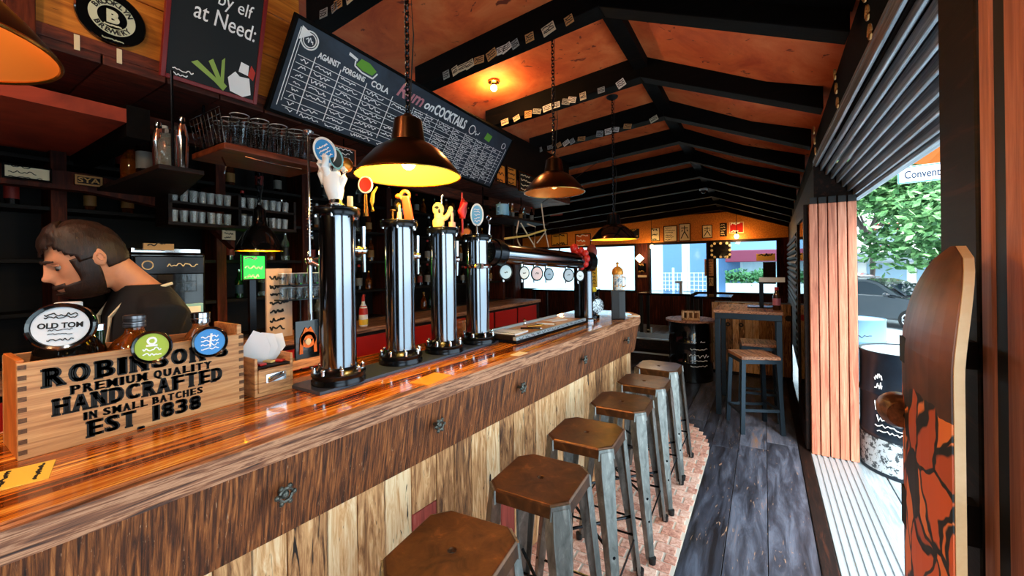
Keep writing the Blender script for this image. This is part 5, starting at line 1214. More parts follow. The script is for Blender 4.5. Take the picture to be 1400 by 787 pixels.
rb = ramp(g_, [(.35, (30, 13, 6)), (.5, (92, 48, 22)), (.68, (140, 80, 44))]); L.new(n2.outputs['Fac'], rb.inputs[0])
sz_ = nd(g_, 'ShaderNodeSeparateXYZ'); L.new(mxv.outputs[0], sz_.inputs[0]); rz_ = ramp(g_, [(.0, (255, 255, 255)), (.575, (0, 0, 0))]); rz_.color_ramp.interpolation = 'CONSTANT'; L.new(sz_.outputs[2], rz_.inputs[0])
m2 = nd(g_, 'ShaderNodeMixRGB'); L.new(rz_.outputs[0], m2.inputs[0]); L.new(rb.outputs[0], m2.inputs[1]); L.new(m1.outputs[0], m2.inputs[2]); L.new(m2.outputs[0], pb.inputs['Base Color'])
def onto(pt, lift): return MX @ V((pt[0], pt[1], deck_z(pt[1])-.010*(pt[0]/hw)**2+lift))
o = MB().lathe([(.0, -.03), (.02, -.028), (.027, -.012), (.027, .012), (.02, .028), (.0, .03)], onto((-.098, .535), .016), 20, Matrix.Rotation(PI/2, 4, 'X')).build('wheel', grain('brown_wheel', [(.4, (60, 32, 18)), (.6, (140, 90, 60))], (8, 8, 8), .35, 0), t, smooth=True)
MB().cyl(onto((-.07, .535), .004), onto((-.098, .535), .016), .009).build('axle', SILVER, t)
MB().box((.012, .055, .36), (.09, .085, .42)).build('mount', BLACK, t); MB().box((.012, .055, .62), (.09, .085, .66)).build('mount', BLACK, t)
# ================================================================== CARDS PINNED TO THE RAFTERS
random.seed(11)
cards = [(2, [(442+0, 18), (462, 5), (480, 12), (497, 2), (457, 20)]), (2, [(524, 2)]),
         (3, [(610, 118), (622, 101), (632, 98), (642, 104), (655, 95), (672, 90), (686, 76), (692, 80), (704, 70), (724, 66), (750, 60), (778, 48)]),
         (4, [(690, 171), (706, 164), (722, 163), (734, 156), (748, 153), (760, 148), (774, 149), (782, 144), (797, 139), (822, 133), (849, 127)]),
         (5, [(738, 207), (752, 204), (764, 200), (774, 200), (782, 198), (795, 195), (820, 191), (832, 194), (842, 187), (858, 184), (894, 179)])]
proto_c = {}; cn = {}
CARDN = ['lower left of the nearest row', '', 'long row left of the ceiling bulb', 'middle row behind the chain lamp', 'farthest row']
rown = {2: 'the nearest rafter above the menu board', 3: 'the second rafter, by the glowing ceiling bulb', 4: 'the third rafter, behind the lamp chain', 5: 'the farthest card-hung rafter'}
tones = [mat('card_cream', (216, 204, 176), .8), mat('card_white', (226, 226, 222), .8), mat('card_tan', (200, 150, 96), .8), mat('card_grey', (150, 158, 160), .8)]
for r, pts in cards:
    Y = RAF[r]-.14-.004
    for px, py in pts:
        p = at(px, py, Y=Y); p.z = max(p.z, rz_at(p.x, Y)-.012); p.z = min(p.z, rz_at(p.x, Y)+.14); key = random.randrange(4)
        if key not in proto_c:
            o = bpy.data.objects.new('card', None); C.objects.link(o); MB().box((-.036, 0, -.026), (.036, .0025, .026)).build('sheet', tones[key], o)
            m = MB(); 
            for i in range(3): m.scrawl(-.03, .016-.014*i, .06, .010, faceY((0, -.0002, 0)), .005, 8)
            m.build('print', INK, o); proto_c[key] = o
        else: o = dup(proto_c[key], p)
        cn[r] = cn.get(r, 0)+1
        o.location = p; o.rotation_euler = (0, random.uniform(-.5, .3), random.uniform(-.05, .05)); o.scale = (random.uniform(.8, 1.3), 1, random.uniform(.9, 1.3))
        tag(o, '%s card from the left pinned along %s' % (ORD[cn[r]-1], rown[r]), 'card', 'cards pinned on %s' % rown[r])
# ================================================================== FAR END OF THE BAR
p = at(846, 436, Z=1.1)
t = thing('card_terminal_box', 'dark grey upright box at the far end of the worktop', 'box', (p.x-.01, p.y+.02, 1.1), .35)
m = MB(); m.box((-.055, -.05, 0), (.055, .05, .24)); m.build('body', mat('slate_plastic', (30, 31, 34), .45), t, bevel=.005); MB().box((.005, -.053, .015), (.05, -.05, .225)).build('side_panel', mat('light_slate_plastic', (54, 60, 66), .45), t, bevel=.001)
tz = 1.3401
t = thing('tankard', 'gold-topped patterned tankard standing on the dark grey box', 'tankard', (p.x-.012, p.y+.02, tz))
t.scale = (.72, .72, .85)
MB().lathe([(.001, 0), (.055, 0), (.058, .02), (.055, .15)], n=24).build('body', grain('patterned_glaze', [(.4, (70, 100, 120)), (.5, (220, 226, 226)), (.6, (196, 140, 60))], (12, 12, 12), .3, 0), t, smooth=True)
MB().lathe([(.062, .15), (.066, .165), (.058, .2), (.03, .225), (.012, .23), (.012, .25), (.02, .262), (.0, .275)], n=24).build('lid', mat('gold_glaze', (214, 140, 50), .3, .3), t, smooth=True); MB().tube([(.05, 0, .13), (.09, 0, .12), (.09, 0, .04), (.053, 0, .03)], .008, 8).build('handle', mat('gold_glaze'), t, smooth=True)
p2 = at(817, 435, Z=1.1)
t = thing('tap_cluster', 'ornate black and gold tap column with yellow knob between pipe end and dark box', 'beer tap', (p2.x-.05, p2.y+.04, 1.1))
MB().lathe([(.05, 0), (.05, .02), (.028, .03), (.026, .2), (.03, .22)], n=20).build('column', BLACKSTEEL, t, smooth=True)
m = MB()
for k in range(6): m.ring((0, -.01, .11), .02+.012*k, .006, Matrix.Rotation(PI/2, 4, 'X'), 18, 5)
m.cyl((0, -.03, .11), (.07, -.08, .11), .05, .06); m.build('knurled_valve', grain('engraved_steel', [(.45, (20, 20, 22)), (.55, (190, 194, 198))], (40, 40, 40), .3, 0, metal=.8), t, smooth=True)
m = MB(); m.box((-.035, -.015, .26), (.035, .015, .44)); m.build('gold_panel', mat('gold_print', (214, 156, 40), .4), t, bevel=.004)
m = MB(); 
for k in range(5): m.scrawl(-.028, .29+.03*k, .056, .02, faceY((0, -.0155, 0)), .005)
m.build('panel_marks', INK, t); MB().ball((0, 0, .24), .03, 12).build('knob', mat('bright_yellow_knob', (236, 196, 30), .3), t, smooth=True)
m = MB(); m.cyl((.0, 0, .44), (.0, 0, .5), .03, .045); m.ball((-.01, 0, .56), (.05, .03, .07), 12); m.build('ornament', mat('dark_red_ornament', (110, 30, 22), .5), t, smooth=True)
p3 = at(850, 431, Z=1.1); 
flat_card('beer_mat', 'white square beer mat at the rounded far end of the worktop', 'beer mat', (at(866, 432, Z=1.1).x, at(866, 432, Z=1.1).y, 1.1), .2, .10, .10, PAPER, .004)
# ================================================================== FAR FLOOR: KEG TABLE, HIGH TABLE, STOOLS, BENCH
def drum(name, label, loc, r, h, body, top, ink, bands=(.33, .66), wood_top=False, lower=None, group=None, rot=0, lines=None):
    t = thing(name, label, 'barrel', loc, rot, group)
    prof = [(r*.97, 0), (r, .006), (r, .02)]
    for q in bands: prof += [(r, h*q-.02), (r*1.025, h*q-.008), (r*1.025, h*q+.008), (r, h*q+.02)]
    prof += [(r, h-.02), (r*1.02, h-.012), (r*1.02, h), (r*.97, h), (r*.96, h-.012), (.001, h-.012)]
    MB().lathe(prof, n=40, cap=True).build('body', body, t, smooth=True)
    if wood_top: MB().lathe([(.001, h), (r*1.14, h), (r*1.14, h+.025), (.001, h+.025)], n=40, cap=False).build('top', top, t, smooth=True)
    else: MB().lathe([(r*.955, h-.008), (.001, h-.008)], n=32, cap=False).build('lid', top, t)
    if lower: MB().lathe([(r+.0015, .03), (r+.0015, h*bands[0]-.03)], n=40, cap=False).build('lower_band', lower, t, smooth=True)
    m = MB()
    def curved(a0, z, w, hh, lw):
        pts = []; n = 12
        for i in range(n+1): pts.append((a0+w*i/n/r, z+random.uniform(-.5, .5)*hh))
        m.tube([((r*1.004)*math.cos(a), (r*1.004)*math.sin(a), zz) for a, zz in pts], lw, 4)
    for (a0, z, w, hh) in lines or []: curved(a0, z, w, hh, .004)
    if lines: m.build('lettering', ink, t)
    return t, r
t, r = drum('barrel_table', 'black drum with white script lettering and round wooden top, inside near the back', (-.86, 5.92, 0), .275, .78, GLOSSBLACK, EDGEWOOD, CHALK, wood_top=True,
            lines=[(-1.5, .52, .2, .05), (-1.45, .44, .22, .02), (-1.5, .35, .26, .05), (-1.45, .29, .22, .02), (-1.45, .22, .22, .015), (-1.3, .6, .02, .1)])
t = thing('menu_holder', 'pale wooden slotted menu box on the black drum table', 'menu holder', (-.84, 5.80, .805), .15)
m = MB(); m.box((-.11, -.07, 0), (.11, .07, .012)); m.box((-.11, .058, .012), (.11, .07, .12)); m.box((-.11, -.07, .012), (-.095, .058, .12)); m.box((.095, -.07, .012), (.11, .058, .12)); m.box((-.095, -.07, .012), (.095, -.058, .03)); m.box((-.095, -.07, .1), (.095, -.058, .12))
for k in range(4): m.box((-.095+.06*k-.008*(k > 0), -.07, .03), (-.08+.06*k, -.058, .1))
m.build('box', PALLET, t, bevel=.002)
# high table
HTX0, HTX1, HTY0, HTY1 = -.44, .14, 4.62, 5.35
t = thing('high_table', 'high bar table with pale top and blue-black steel legs by the door end', 'table', (HTX0, HTY0, 0))
w, d = HTX1-HTX0, HTY1-HTY0; FR = mat('blue_black_frame', (40, 52, 62), .35, .6)
MB().box((-.01, -.01, 1.045), (w+.01, d+.01, 1.075)).build('top', EDGEWOOD, t, bevel=.004)
m = MB(); m.box((0, 0, .985), (w, .045, 1.045)); m.box((0, d-.045, .985), (w, d, 1.045)); m.box((0, .045, .985), (.045, d-.045, 1.045)); m.box((w-.045, .045, .985), (w, d-.045, 1.045)); m.build('apron', FR, t, bevel=.003)
for x_ in (0, w-.05):
    for y_ in (0, d-.05): MB().box((x_, y_, 0), (x_+.05, y_+.05, .985)).build('leg', FR, t, bevel=.004)
def wood_stool(label, loc, rz, h=.70):
    t = thing('square_stool', label, 'stool', loc, rz, 'square stools at the high table'); a = .165
    MB().box((-a, -a, h-.03), (a, a, h)).build('seat', EDGEWOOD, t, bevel=.004)
    m = MB(); m.box((-a, -a, h-.065), (a, -a+.03, h-.03)); m.box((-a, a-.03, h-.065), (a, a, h-.03)); m.box((-a, -a+.03, h-.065), (-a+.03, a-.03, h-.03)); m.box((a-.03, -a+.03, h-.065), (a, a-.03, h-.03)); m.build('seat_frame', FR, t)
    for sx in (-1, 1):
        for sy in (-1, 1):
            T = V((sx*(a-.018), sy*(a-.018), h-.065)); B = V((sx*(a+.005), sy*(a+.005), 0)); q = .017
            MB().hexa([B+V((-q, -q, 0)), B+V((q, -q, 0)), B+V((q, q, 0)), B+V((-q, q, 0))], [T+V((-q, -q, 0)), T+V((q, -q, 0)), T+V((q, q, 0)), T+V((-q, q, 0))]).build('leg', FR, t)
    for k, z in enumerate((.2, .2, .16, .16)):
        e = a-.004; M = Matrix.Rotation(k*PI/2, 4, 'Z'); MB().box((-e, -e-.008, z), (e, -e+.012, z+.025), M).build('stretcher', FR, t)
    return t
wood_stool('square wooden-seated steel stool standing before the high table', (-.10, 4.42, 0), .42)
wood_stool('square wooden-seated steel stool pushed under the high table', (-.06, 4.98, 0), .1, .72)
# display arm, dark bottle on the high table
t = thing('tablet_stand', 'black tablet stand on the high table top', 'stand', (-.02, 5.05, 1.075))
m = MB(); m.box((-.14, -.1, 0), (.12, .1, .012)); m.build('base', BLACKSTEEL, t, bevel=.003); m = MB(); m.box((-.03, -.02, .012), (.01, .02, .30)); m.build('post', BLACKSTEEL, t, bevel=.003); MB().box((-.03, -.03, .27), (.20, .0, .32)).build('screen_bar', WHITE, t, bevel=.003)
t = thing('sauce_bottle', 'dark bottle with pink label at the right edge of the high table', 'bottle', (.10, 4.80, 1.0755)); MB().lathe([(.03, 0), (.034, .01), (.034, .14), (.018, .18), (.016, .22), (.0, .222)], n=20).build('body', BROWNGLASS, t, smooth=True); MB().lathe([(.0345, .05), (.0345, .12)], n=20, cap=False).build('label', mat('pink_label', (190, 110, 130), .5), t, smooth=True); MB().lathe([(.018, .2), (.018, .23), (0, .231)], n=14).build('cap', RED, t)
# plank-fronted bench box behind the high table
t = thing('pallet_bench', 'pallet-board bench front with red and blue stencil marks behind the high table', 'bench', (-.64, 6.35, 0))
x_ = 0
while x_ < .9:
    w_ = random.uniform(.07, .11); MB().box((x_, 0, .05), (min(x_+w_-.004, .94), .02, 1.0)).build('board', PALLET, t, bevel=.002); x_ += w_
MB().box((0, .02, 0), (.94, .5, .98)).build('carcass', DARKWOOD, t)
m = MB(); 
for cx, c_ in ((.2, 0), (.36, 0)): m.lathe([(.03, 0), (.03, .003), (.012, .003), (.012, 0)], n=16, M=faceY((cx, -.003, .7)), cap=False)
m.lathe([(.0, 0), (.04, .004)], n=16, M=faceY((.9, -.002, .82)), cap=False); m.build('stencil_marks', INK, t)
m = MB(); m.lathe([(.04, .0), (.04, .004), (.0, .004)], n=16, M=faceY((.80, -.003, .84)), cap=False); m.build('red_mark', RED, t)
# dark tables and a low step at the back
def dark_table(label, x0, y0, w, d, h):
    t = thing('dark_table', label, 'table', (x0, y0, 0), 0, 'dark tables by the back wall')
    MB().box((0, 0, h-.04), (w, d, h)).build('top', GLOSSBLACK, t, bevel=.004)
    for a_ in (0.02, w-.07):
        for b_ in (.02, d-.07): MB().box((a_, b_, 0), (a_+.05, b_+.05, h-.04)).build('leg', BLACK, t)
    MB().box((.07, d*.5-.02, .12), (w-.07, d*.5+.02, .16)).build('stretcher', BLACK, t)
dark_table('dark high table before the middle back window, left of the drum', -2.0, 7.6, .9, .6, 1.02)
dark_table('dark high table directly behind the black drum', -1.02, 7.4, .55, .6, 1.0)
dark_table('dark table far left behind the pipe tower', -4.6, 8.2, 1.4, .7, 1.0)
t = thing('stage_step', 'low dark two-step platform behind the far bar end', 'step', (-2.1, 6.5, 0))
m = MB(); m.box((0, 0, 0), (1.0, .5, .16)); m.box((0, .25, .16), (1.0, .8, .34)); m.build('platform', DARKWOOD, t, bevel=.004); m = MB(); m.box((0, -.004, .14), (1.0, 0.02, .162)); m.box((0, .246, .32), (1, .27, .342)); m.build('nosing', ALU, t)
t = thing('table_tap', 'small white tap-shaped dispenser standing on the dark table left of the drum', 'dispenser', (-1.28, 7.75, 1.02)); MB().cyl((0, 0, 0), (0, 0, .2), .025).build('column', WHITE, t, smooth=True); MB().box((-.09, -.02, .18), (.03, .02, .22)).build('spout', WHITE, t, bevel=.004)
# ================================================================== SIGNS ON THE BACK WALL
yb = YB-.022
def bs(label, x0, y0, x1, y1, face, ink, rim=DARKWOOD, name='poster', cat='poster', **k): return sign(name, label, x0, y0, x1, y1, face, ink, Y=yb, rim=rim, cat=cat, **k)
bs('cream poster with arched top left of the double poster on back wall', 890, 312, 902, 329, CREAM, INK, GLOSSBLACK, dec=3)
bs('dense black-on-cream poster, left half of the double poster', 907, 309, 926, 330, CREAM, INK, dec=6)
bs('bold black figure poster, right half of the double poster', 928, 306, 944, 329, CREAM, INK, dec='kanji')
bs('square poster of one black brush character in black frame', 960, 308, 974, 325, CREAM, INK, GLOSSBLACK, dec='kanji')
bs('narrow dark poster left of the red and white sign', 984, 305, 994, 323, DARKWOOD, CREAM, None, dec=5)
t = bs('red and white sign with black block letters at the roof slope', 997, 304, 1017, 318, RED, CHALK, CREAM, 'sign', 'sign', dec=2)
bs('gold landscape poster behind the pipe, left of the gong poster', 754, 320, 776, 335, mat('gold_poster', (206, 150, 50), .5), INK, dec=2)
bs('orange and white poster behind the pipe end', 786, 320, 808, 338, mat('orange_poster', (200, 90, 30), .5), CHALK, dec=3)
bs('dark poster with a pale swirl beside the lit far lamp', 862, 313, 874, 325, SLATE2, mat('gold_ink'), None, dec=2)
bs('small orange sign behind the hanging frame', 690, 330, 700, 342, ORANGE, INK, dec=2)
sign('rafter_sign', 'small pale red sign with dark letters on the rafters beyond the copper lamp', 752, 287, 769, 294, mat('pale_red_sign', (206, 130, 110), .6), INK, Y=8.6, rim=RED, dec=1)
p = bw(985, 342)
t = sign('wall_light_box', 'square black board ringed with pale spots between the back windows', 972, 331, 999, 353, GLOSSBLACK, CREAM, Y=YB-.05, rim=BLACK, cat='board', dec='none', th=.03)
m = MB()
for a in range(12):
    x_, z_ = .19*max(-1, min(1, 1.35*math.cos(a*PI/6))), .16*max(-1, min(1, 1.35*math.sin(a*PI/6))); m.lathe([(.03, 0), (.03, .006), (0, .008)], n=10, M=faceY((x_, -.001, z_)))
m.build('spots', CREAM, t)
bs('tan printed menu sheet below the black spotted board', 963, 354, 979, 377, mat('tan_sheet', (206, 156, 112), .7), INK, None, 'menu_sheet', 'menu', dec=6)
bs('small tan card below the printed menu sheet', 967, 379, 976, 391, CREAM, INK, DARKWOOD, 'menu_sheet', 'menu', dec='kanji')
bs('arched gold sign on black under the diamond lantern', 872, 360, 883, 372, GLOSSBLACK, mat('gold_ink'), None, 'sign', 'sign', dec=2)
bs('thin pale strip sign under the arched gold sign', 872, 376, 884, 379, CREAM, INK, None, 'sign', 'sign', dec='none')
bs('yellow sign high on the right back window', 1034, 347, 1060, 356, mat('pale_gold_sign', (226, 180, 90), .5), INK, None, 'sign', 'sign', dec=1, off=.03)
bs('dark cork board at the right edge of the right back window', 1043, 358, 1061, 388, DARKWOOD, mat('gold_ink'), BLACK, 'board', 'board', dec='none', off=.03)
p = bw(876, 353); t = thing('diamond_lantern', 'small diamond-shaped lit lantern on the pier left of the middle window', 'lantern', (p.x, YB-.12, p.z))
MB().box((-.075, -.04, -.075), (.075, .04, .075), Matrix.Rotation(PI/4, 4, 'Y')).build('shade', mat('lantern_glow', (255, 226, 180), emit=6), t); MB().cyl((0, 0, .1), (0, .1, .14), .012).build('bracket', BRASS, t)
l = bpy.data.lights.new('lantern_light', 'POINT'); l.energy = 6; l.color = (1, .7, .4); l.shadow_soft_size = .1; o = bpy.data.objects.new('lantern_light', l); C.objects.link(o); o.parent = t; o.location = (0, -.15, 0)
p = at(962, 267, Y=8.0); t = thing('dome_camera', 'small white dome camera under a far rafter at the ridge', 'security camera', (p.x, 7.99, rz_at(p.x, 8.0))); MB().lathe([(.07, 0), (.07, -.03), (.05, -.035)], n=20).build('base', WHITE, t, smooth=True); MB().ball((0, 0, -.04), (.05, .05, .05), 14).build('dome', GLOSSBLACK, t, smooth=True)
# scrolls on the dark carved door head, drawn for its small highlights
for k, (Y, lab) in enumerate(((1.55, 'scroll carving drawn in highlight colour on dark beam over the opening, nearest one'), (2.15, 'scroll carving drawn in highlight colour on dark beam over the opening, middle one'), (3.0, 'scroll carving drawn in highlight colour on dark beam over the opening, farthest one'))):
    m = MB()
    for q in range(3): m.tube([(-.0-.002*i*0, .03*q-.03+.0+.02*math.cos(a)*(1-i*.05), .07*q-.07+.03*math.sin(a)*(1-i*.05)) for i, a in enumerate([j*.5 for j in range(14)])], .004, 5)
    o = m.build('wall_carving', mat('carving_highlight', (150, 100, 50), .4, .6), loc=(.262, Y, 2.27)); tag(o, lab, 'carving', 'scroll carvings')
# ================================================================== OUTSIDE
NAVY = grain('navy_drum', [(.3, (14, 22, 32)), (.7, (28, 42, 56))], (2, 2, 2), .3, .05)
drum('oil_drum', 'navy oil drum with white lettering and pale lower band on the deck', (.915, 4.12, -.02), .29, .90, NAVY, mat('drum_lid', (180, 200, 210), .5), CHALK, rot=0, lower=grain('scuffed_white', [(.45, (60, 70, 76)), (.5, (190, 204, 212))], (9, 9, 9), .6, 0),
     lines=[(-2.5, .72, .05, .05), (-2.5, .66, .05, .05), (-2.35, .56, .16, .05), (-2.45, .42, .14, .05), (-2.5, .37, .2, .03), (-2.45, .33, .16, .02), (-2.5, .50, .1, .09), (-2.4, .48, .1, .05)])
drum('oil_drum', 'pale blue drum behind the navy oil drum on the deck', (1.05, 7.0, -.02), .28, .82, mat('pale_blue_drum', (110, 150, 178), .4), mat('drum_lid'), INK, lines=[(-2.3, .62, .3, .05)])
# street name plate
p = at(1249, 238, Y=5.2); t = thing('street_sign', 'white street name plate reading Convent, with blue border, outside the opening', 'street sign', p, .0)
M = frame((0, 0, 0), (1, -.18, 0), (0.05, 0, 1)); MB().box((-.11, -.08, -.008), (.34, .08, 0), M).build('plate', WHITE, t, bevel=.003)
m = MB(); m.text('Convent', .10, M @ Matrix.Translation((.055, -.004, .001)), .002, w=.235); m.build('lettering', mat('navy_ink', (20, 40, 70), .5), t)
m = MB()
for q in ([(-.103, -.072), (.33, -.072)], [(-.103, .072), (.33, .072)], [(-.103, -.072), (-.103, .072)]): m.stroke(q, M @ Matrix.Translation((0, 0, .001)), .008)
m.build('border', BLUE, t); MB().cyl((.30, .0, -2.35), (.30, .0, .5), .03).build('post', mat('grey_post', (120, 126, 130), .5), t, smooth=True)
# cars
def car(label, loc, rz, paint):
    t = thing('car', label, 'car', loc, rz, 'parked cars in the street')
    side = [(-1.85, .28), (-1.9, .55), (-1.84, .86), (-1.6, .98), (.62, .99), (1.5, .88), (1.84, .70), (1.88, .42), (1.8, .26)]
    def ext(mb, prof, wf):
        n = len(prof); k = [(x, -wf(z), z) for x, z in prof]+[(x, wf(z), z) for x, z in prof]
        mb._add(k, [tuple(range(n-1, -1, -1)), tuple(range(n, 2*n))]+[(i, (i+1) % n, n+(i+1) % n, n+i) for i in range(n)])
    m = MB(); ext(m, side, lambda z: .86-.10*max(0, z-.6)); m.build('body', paint, t, bevel=.06, seg=3)
    cab = [(-1.72, .95), (-1.5, 1.30), (-1.15, 1.46), (-.1, 1.47), (.25, 1.38), (.95, .96)]
    m = MB(); ext(m, cab, lambda z: .80-.34*max(0, z-.95)); m.build('roof_cabin', paint, t, bevel=.05, seg=3)
    gl = mat('car_glass', (24, 34, 44), .05)
    for s_ in (-1, 1):
        for w_ in ([(-1.42, 1.0), (-1.3, 1.28), (-1.02, 1.37), (-.45, 1.38), (-.45, 1.0)], [(-.38, 1.0), (-.38, 1.38), (-.1, 1.38), (.2, 1.30), (.68, 1.0)]):
            m = MB(); vs = []
            for x, z in w_:
                for dy in (.0, .012): vs.append((x, s_*(.80-.34*max(0, z-.95)+dy), z))
            n = len(w_); m._add(vs, [tuple(2*i+1 for i in range(n)), tuple(2*i for i in range(n))]+[(2*i, 2*((i+1) % n), 2*((i+1) % n)+1, 2*i+1) for i in range(n)]); m.build('side_window', gl, t)
        for x in (-1.2, 1.2):
            o = MB().cyl((x, s_*.70, .31), (x, s_*.885, .31), .31, n=28).build('wheel', mat('tyre', (18, 18, 20), .8), t, smooth=True)
            m = MB(); m.cyl((x, s_*.88, .31), (x, s_*.895, .31), .09, n=16); 
            for a in range(8): m.cyl((x, s_*.89, .31), (x+.20*math.cos(a*PI/4), s_*.89, .31+.20*math.sin(a*PI/4)), .022, n=6)
            m.ring((x, s_*.888, .31), .205, .018, Matrix.Rotation(PI/2, 4, 'X'), 24, 6); m.build('wheel_rim', SILVER, o, smooth=True)
        MB().ball((1.72, s_*.62, .68), (.12, .15, .11), 14).build('headlight', mat('lamp_glass', (220, 230, 236), .1), t, smooth=True)
        MB().ball((.62, s_*.92, 1.02), (.09, .09, .07), 10).build('mirror', paint, t, smooth=True)
    m = MB(); m.hexa([(.52, -.62, 1.30), (.52, .62, 1.30), (.96, .70, 1.0), (.96, -.70, 1.0)], [(.56, -.60, 1.33), (.56, .60, 1.33), (1.0, .68, 1.02), (1.0, -.68, 1.02)]); m.build('windscreen', gl, t)
    m = MB(); m.box((1.84, -.42, .46), (1.92, .42, .62)); m.box((1.84, -.7, .27), (1.93, .7, .36)); m.build('grille', mat('black_grille', (20, 20, 22), .4), t, bevel=.02)
    MB().box((1.925, -.26, .36), (1.935, .26, .46)).build('number_plate', WHITE, t)
cp = at(1212, 447, Z=-.47)
car('dark grey hatchback parked facing right, nearest of the cars in the street', (cp.x+.1, cp.y+.7, -.47), -.75, mat('grey_car_paint', (40, 46, 54), .15, .2, coat=.8))
car('dark car parked behind and left of the grey hatchback', (cp.x-.35, cp.y+4.2, -.47), -.75, mat('charcoal_car_paint', (20, 24, 28), .15, .2, coat=.8))
car('pale car parked farthest along the street', (cp.x+.6, cp.y+8.6, -.47), -.75, mat('silver_car_paint', (90, 98, 106), .15, .3, coat=.8))
# tree
def tree(label, loc, h, R, n, seed):
    rnd = random.Random(seed); t = thing('tree', label, 'tree', loc)
    m = MB(); top_ = V((.3, 0, h*.62)); m.tube([(0, 0, 0), (.05, 0, h*.25), (-.1, .1, h*.45), top_], [.16, .13, .11, .07], 10)
    br = []
    for k in range(9):
        a = rnd.uniform(0, 2*PI); e = V((R*.8*math.cos(a), R*.8*math.sin(a), h*.62+rnd.uniform(-.1, .35)*h)); s0 = V((-.1, .1, h*rnd.uniform(.38, .5))); m.tube([s0, s0.lerp(e, .5)+V((0, 0, .2)), e], [.07, .045, .02], 7); br.append(e)
    m.build('trunk', mat('tree_bark', (70, 64, 60), .8), t, smooth=True)
    m = MB()
    cl = [V((rnd.gauss(0, R*.5), rnd.gauss(0, R*.5), h*.75+rnd.gauss(0, h*.14))) for _ in range(26)]+br
    for _ in range(n):
        c = rnd.choice(cl); p = c+V((rnd.gauss(0, .5), rnd.gauss(0, .5), rnd.gauss(0, .38))); d = V((rnd.uniform(-1, 1), rnd.uniform(-1, 1), rnd.uniform(-.6, .6))).normalized(); q = d.orthogonal().normalized(); s_ = rnd.uniform(.08, .17)
        m._add([p-d*s_, p+q*s_*.55, p+d*s_, p-q*s_*.55], [(0, 1, 2, 3)])
    m.build('foliage', grain('green_leaves', [(.3, (40, 84, 44)), (.55, (92, 146, 84)), (.75, (150, 196, 132))], (3, 3, 3), .6, 0, island=.5), t)
q = at(1262, 430, Y=15); tree('leafy green tree outside, its crown filling the top of the opening', (q.x+1.0, 18.3, -.47), 6.2, 2.4, 15000, 1)
q = at(1205, 430, Y=24); tree('smaller leafy tree farther up the street', (q.x+.2, 27.0, -.47), 7.4, 2.5, 8000, 2)
# buildings across the street
def building(label, x0, y0, w, d, h, wall, trimm, rows, cols, awn=None):
    t = thing('building', label, 'building', (x0, y0, -.47), 0, 'buildings across the street')
    MB().box((0, 0, 0), (w, d, h)).build('wall', wall, t); MB().box((-.2, -.25, h), (w+.2, d, h+.35)).build('cornice', trimm, t)
    for r in range(rows):
        for c in range(cols):
            x_ = w*(c+.5)/cols; z_ = 2.9+r*(h-3.4)/max(1, rows); o = MB().box((x_-.6, -.06, z_), (x_+.6, .02, z_+1.5)).build('window', trimm, t); MB().box((x_-.48, -.08, z_+.12), (x_+.48, -.05, z_+1.38)).build('pane', mat('far_pane', (120, 140, 156), .1), o)
    for c in range(cols):
        x_ = w*(c+.5)/cols; MB().box((x_-w/cols*.4, -.05, .1), (x_+w/cols*.4, .02, 1.9)).build('shopfront', mat('far_shop', (120, 150, 170), .2), t)
    if awn: MB().hexa([(0, -1.2, 1.95), (w, -1.2, 1.95), (w, 0, 1.95), (0, 0, 1.95)], [(0, -1.2, 2.05), (w, -1.2, 2.05), (w, 0, 2.6), (0, 0, 2.6)]).build('awning', awn, t)
PALEW = mat('pale_render', (214, 214, 210), .8); BRK = mat('brick_trim', (176, 70, 60), .8)
building('pale building with red window surrounds and dark awning across the street', 3, 34, 14, 8, 8.5, PALEW, BRK, 2, 6, mat('slate_awning', (90, 104, 116), .6))
building('low white shop row with red cornice farther up the street', -6.5, 44, 10, 8, 7, PALEW, BRK, 1, 5)
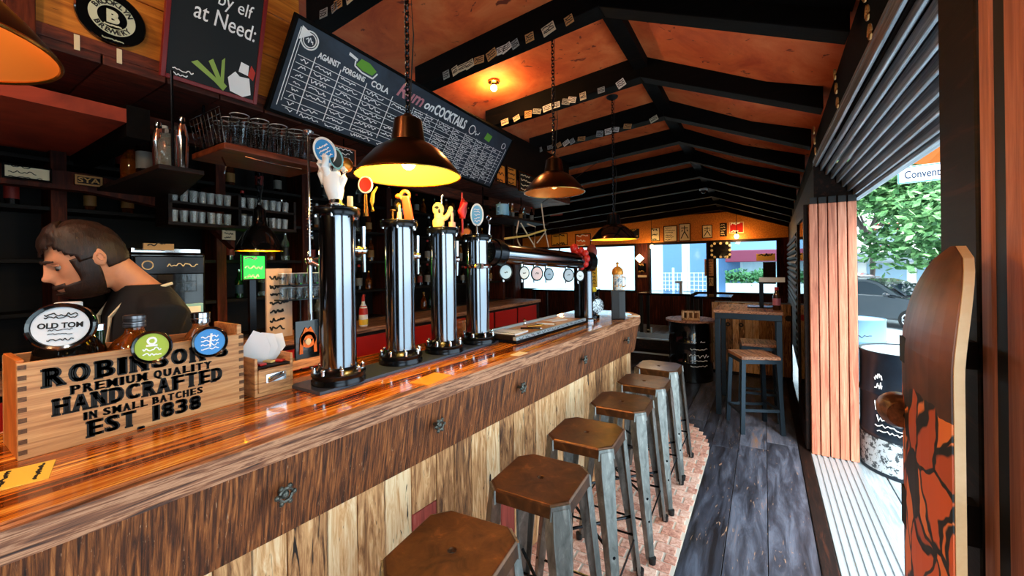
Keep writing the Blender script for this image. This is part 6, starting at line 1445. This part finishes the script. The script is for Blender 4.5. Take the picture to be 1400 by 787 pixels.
# parasol beyond the deck
q = at(1290, 195, Y=7.0); t = thing('parasol', 'orange parasol edge outside at the top of the opening', 'parasol', (q.x+.55, 7.3, -.02))
MB().lathe([(1.15, q.z-.0+.02), (.6, q.z+.3), (.02, q.z+.52)], n=10, cap=False).build('canopy', mat('orange_canvas', (224, 120, 40), .8), t); MB().cyl((0, 0, 0), (0, 0, q.z+.55), .025).build('pole', WHITE, t, smooth=True); MB().lathe([(.25, 0), (.25, .06), (.05, .1)], n=20).build('base', BLACK, t)
# facade, fence and awning across the lane behind the back windows
FAC = grain('pale_facade', [(.3, (190, 214, 224)), (.7, (226, 238, 244))], (1, 1, 1), .8, 0)
t = thing('lane_building', 'pale blue-white facade with sash windows behind the back windows', 'building', (-9, 14.5, -.47))
MB().box((0, 0, 0), (9.6, 3, 5.5)).build('wall', FAC, t)
for x_ in (6.0, 6.85, 7.7): 
    o = MB().box((x_, -.06, 1.0), (x_+.72, .01, 3.2)).build('window', WHITE, t); MB().box((x_+.06, -.08, 1.06), (x_+.66, -.05, 3.14)).build('pane', mat('dusk_blue_pane', (110, 140, 180), .1), o)
m = MB(); m.box((8.0, -.8, 2.05), (9.6, 0, 2.4)); m.build('awning', mat('maroon_awning', (130, 50, 74), .7), t, bevel=.02)
MB().box((8.0, -.75, 2.4), (9.6, -.1, 3.1)).build('fascia', mat('blue_grey_fascia', (130, 160, 190), .6), t)
t = thing('lane_fence', 'white mesh fence behind the middle back window', 'fence', (-3.4, 13.4, -.47)); m = MB()
for k in range(17): m.box((k*.12, 0, 0), (k*.12+.02, .03, 1.75))
for k in range(14): m.box((0, .005, .1+k*.125), (1.95, .025, .118+k*.125))
m.build('mesh', WHITE, t)
for x_ in (0, .97, 1.94): MB().box((x_-.03, -.02, 0), (x_+.03, .05, 1.9)).build('post', WHITE, t)
t = thing('planter_hedge', 'clipped green hedge in a white trough behind the right back window', 'hedge', (-.95, 13.0, -.47))
MB().box((0, 0, 0), (1.2, .35, 1.45)).build('trough', WHITE, t, bevel=.01); m = MB(); rnd = random.Random(5)
for _ in range(900):
    p = V((rnd.uniform(0, 1.2), rnd.uniform(0, .35), 1.62+rnd.gauss(0, .09))); d = V((rnd.uniform(-1, 1), rnd.uniform(-1, 1), rnd.uniform(-1, 1))).normalized(); q = d.orthogonal().normalized(); m._add([p-d*.05, p+q*.03, p+d*.05, p-q*.03], [(0, 1, 2, 3)])
m.build('foliage', mat('hedge_green', (70, 120, 70), .7), t)
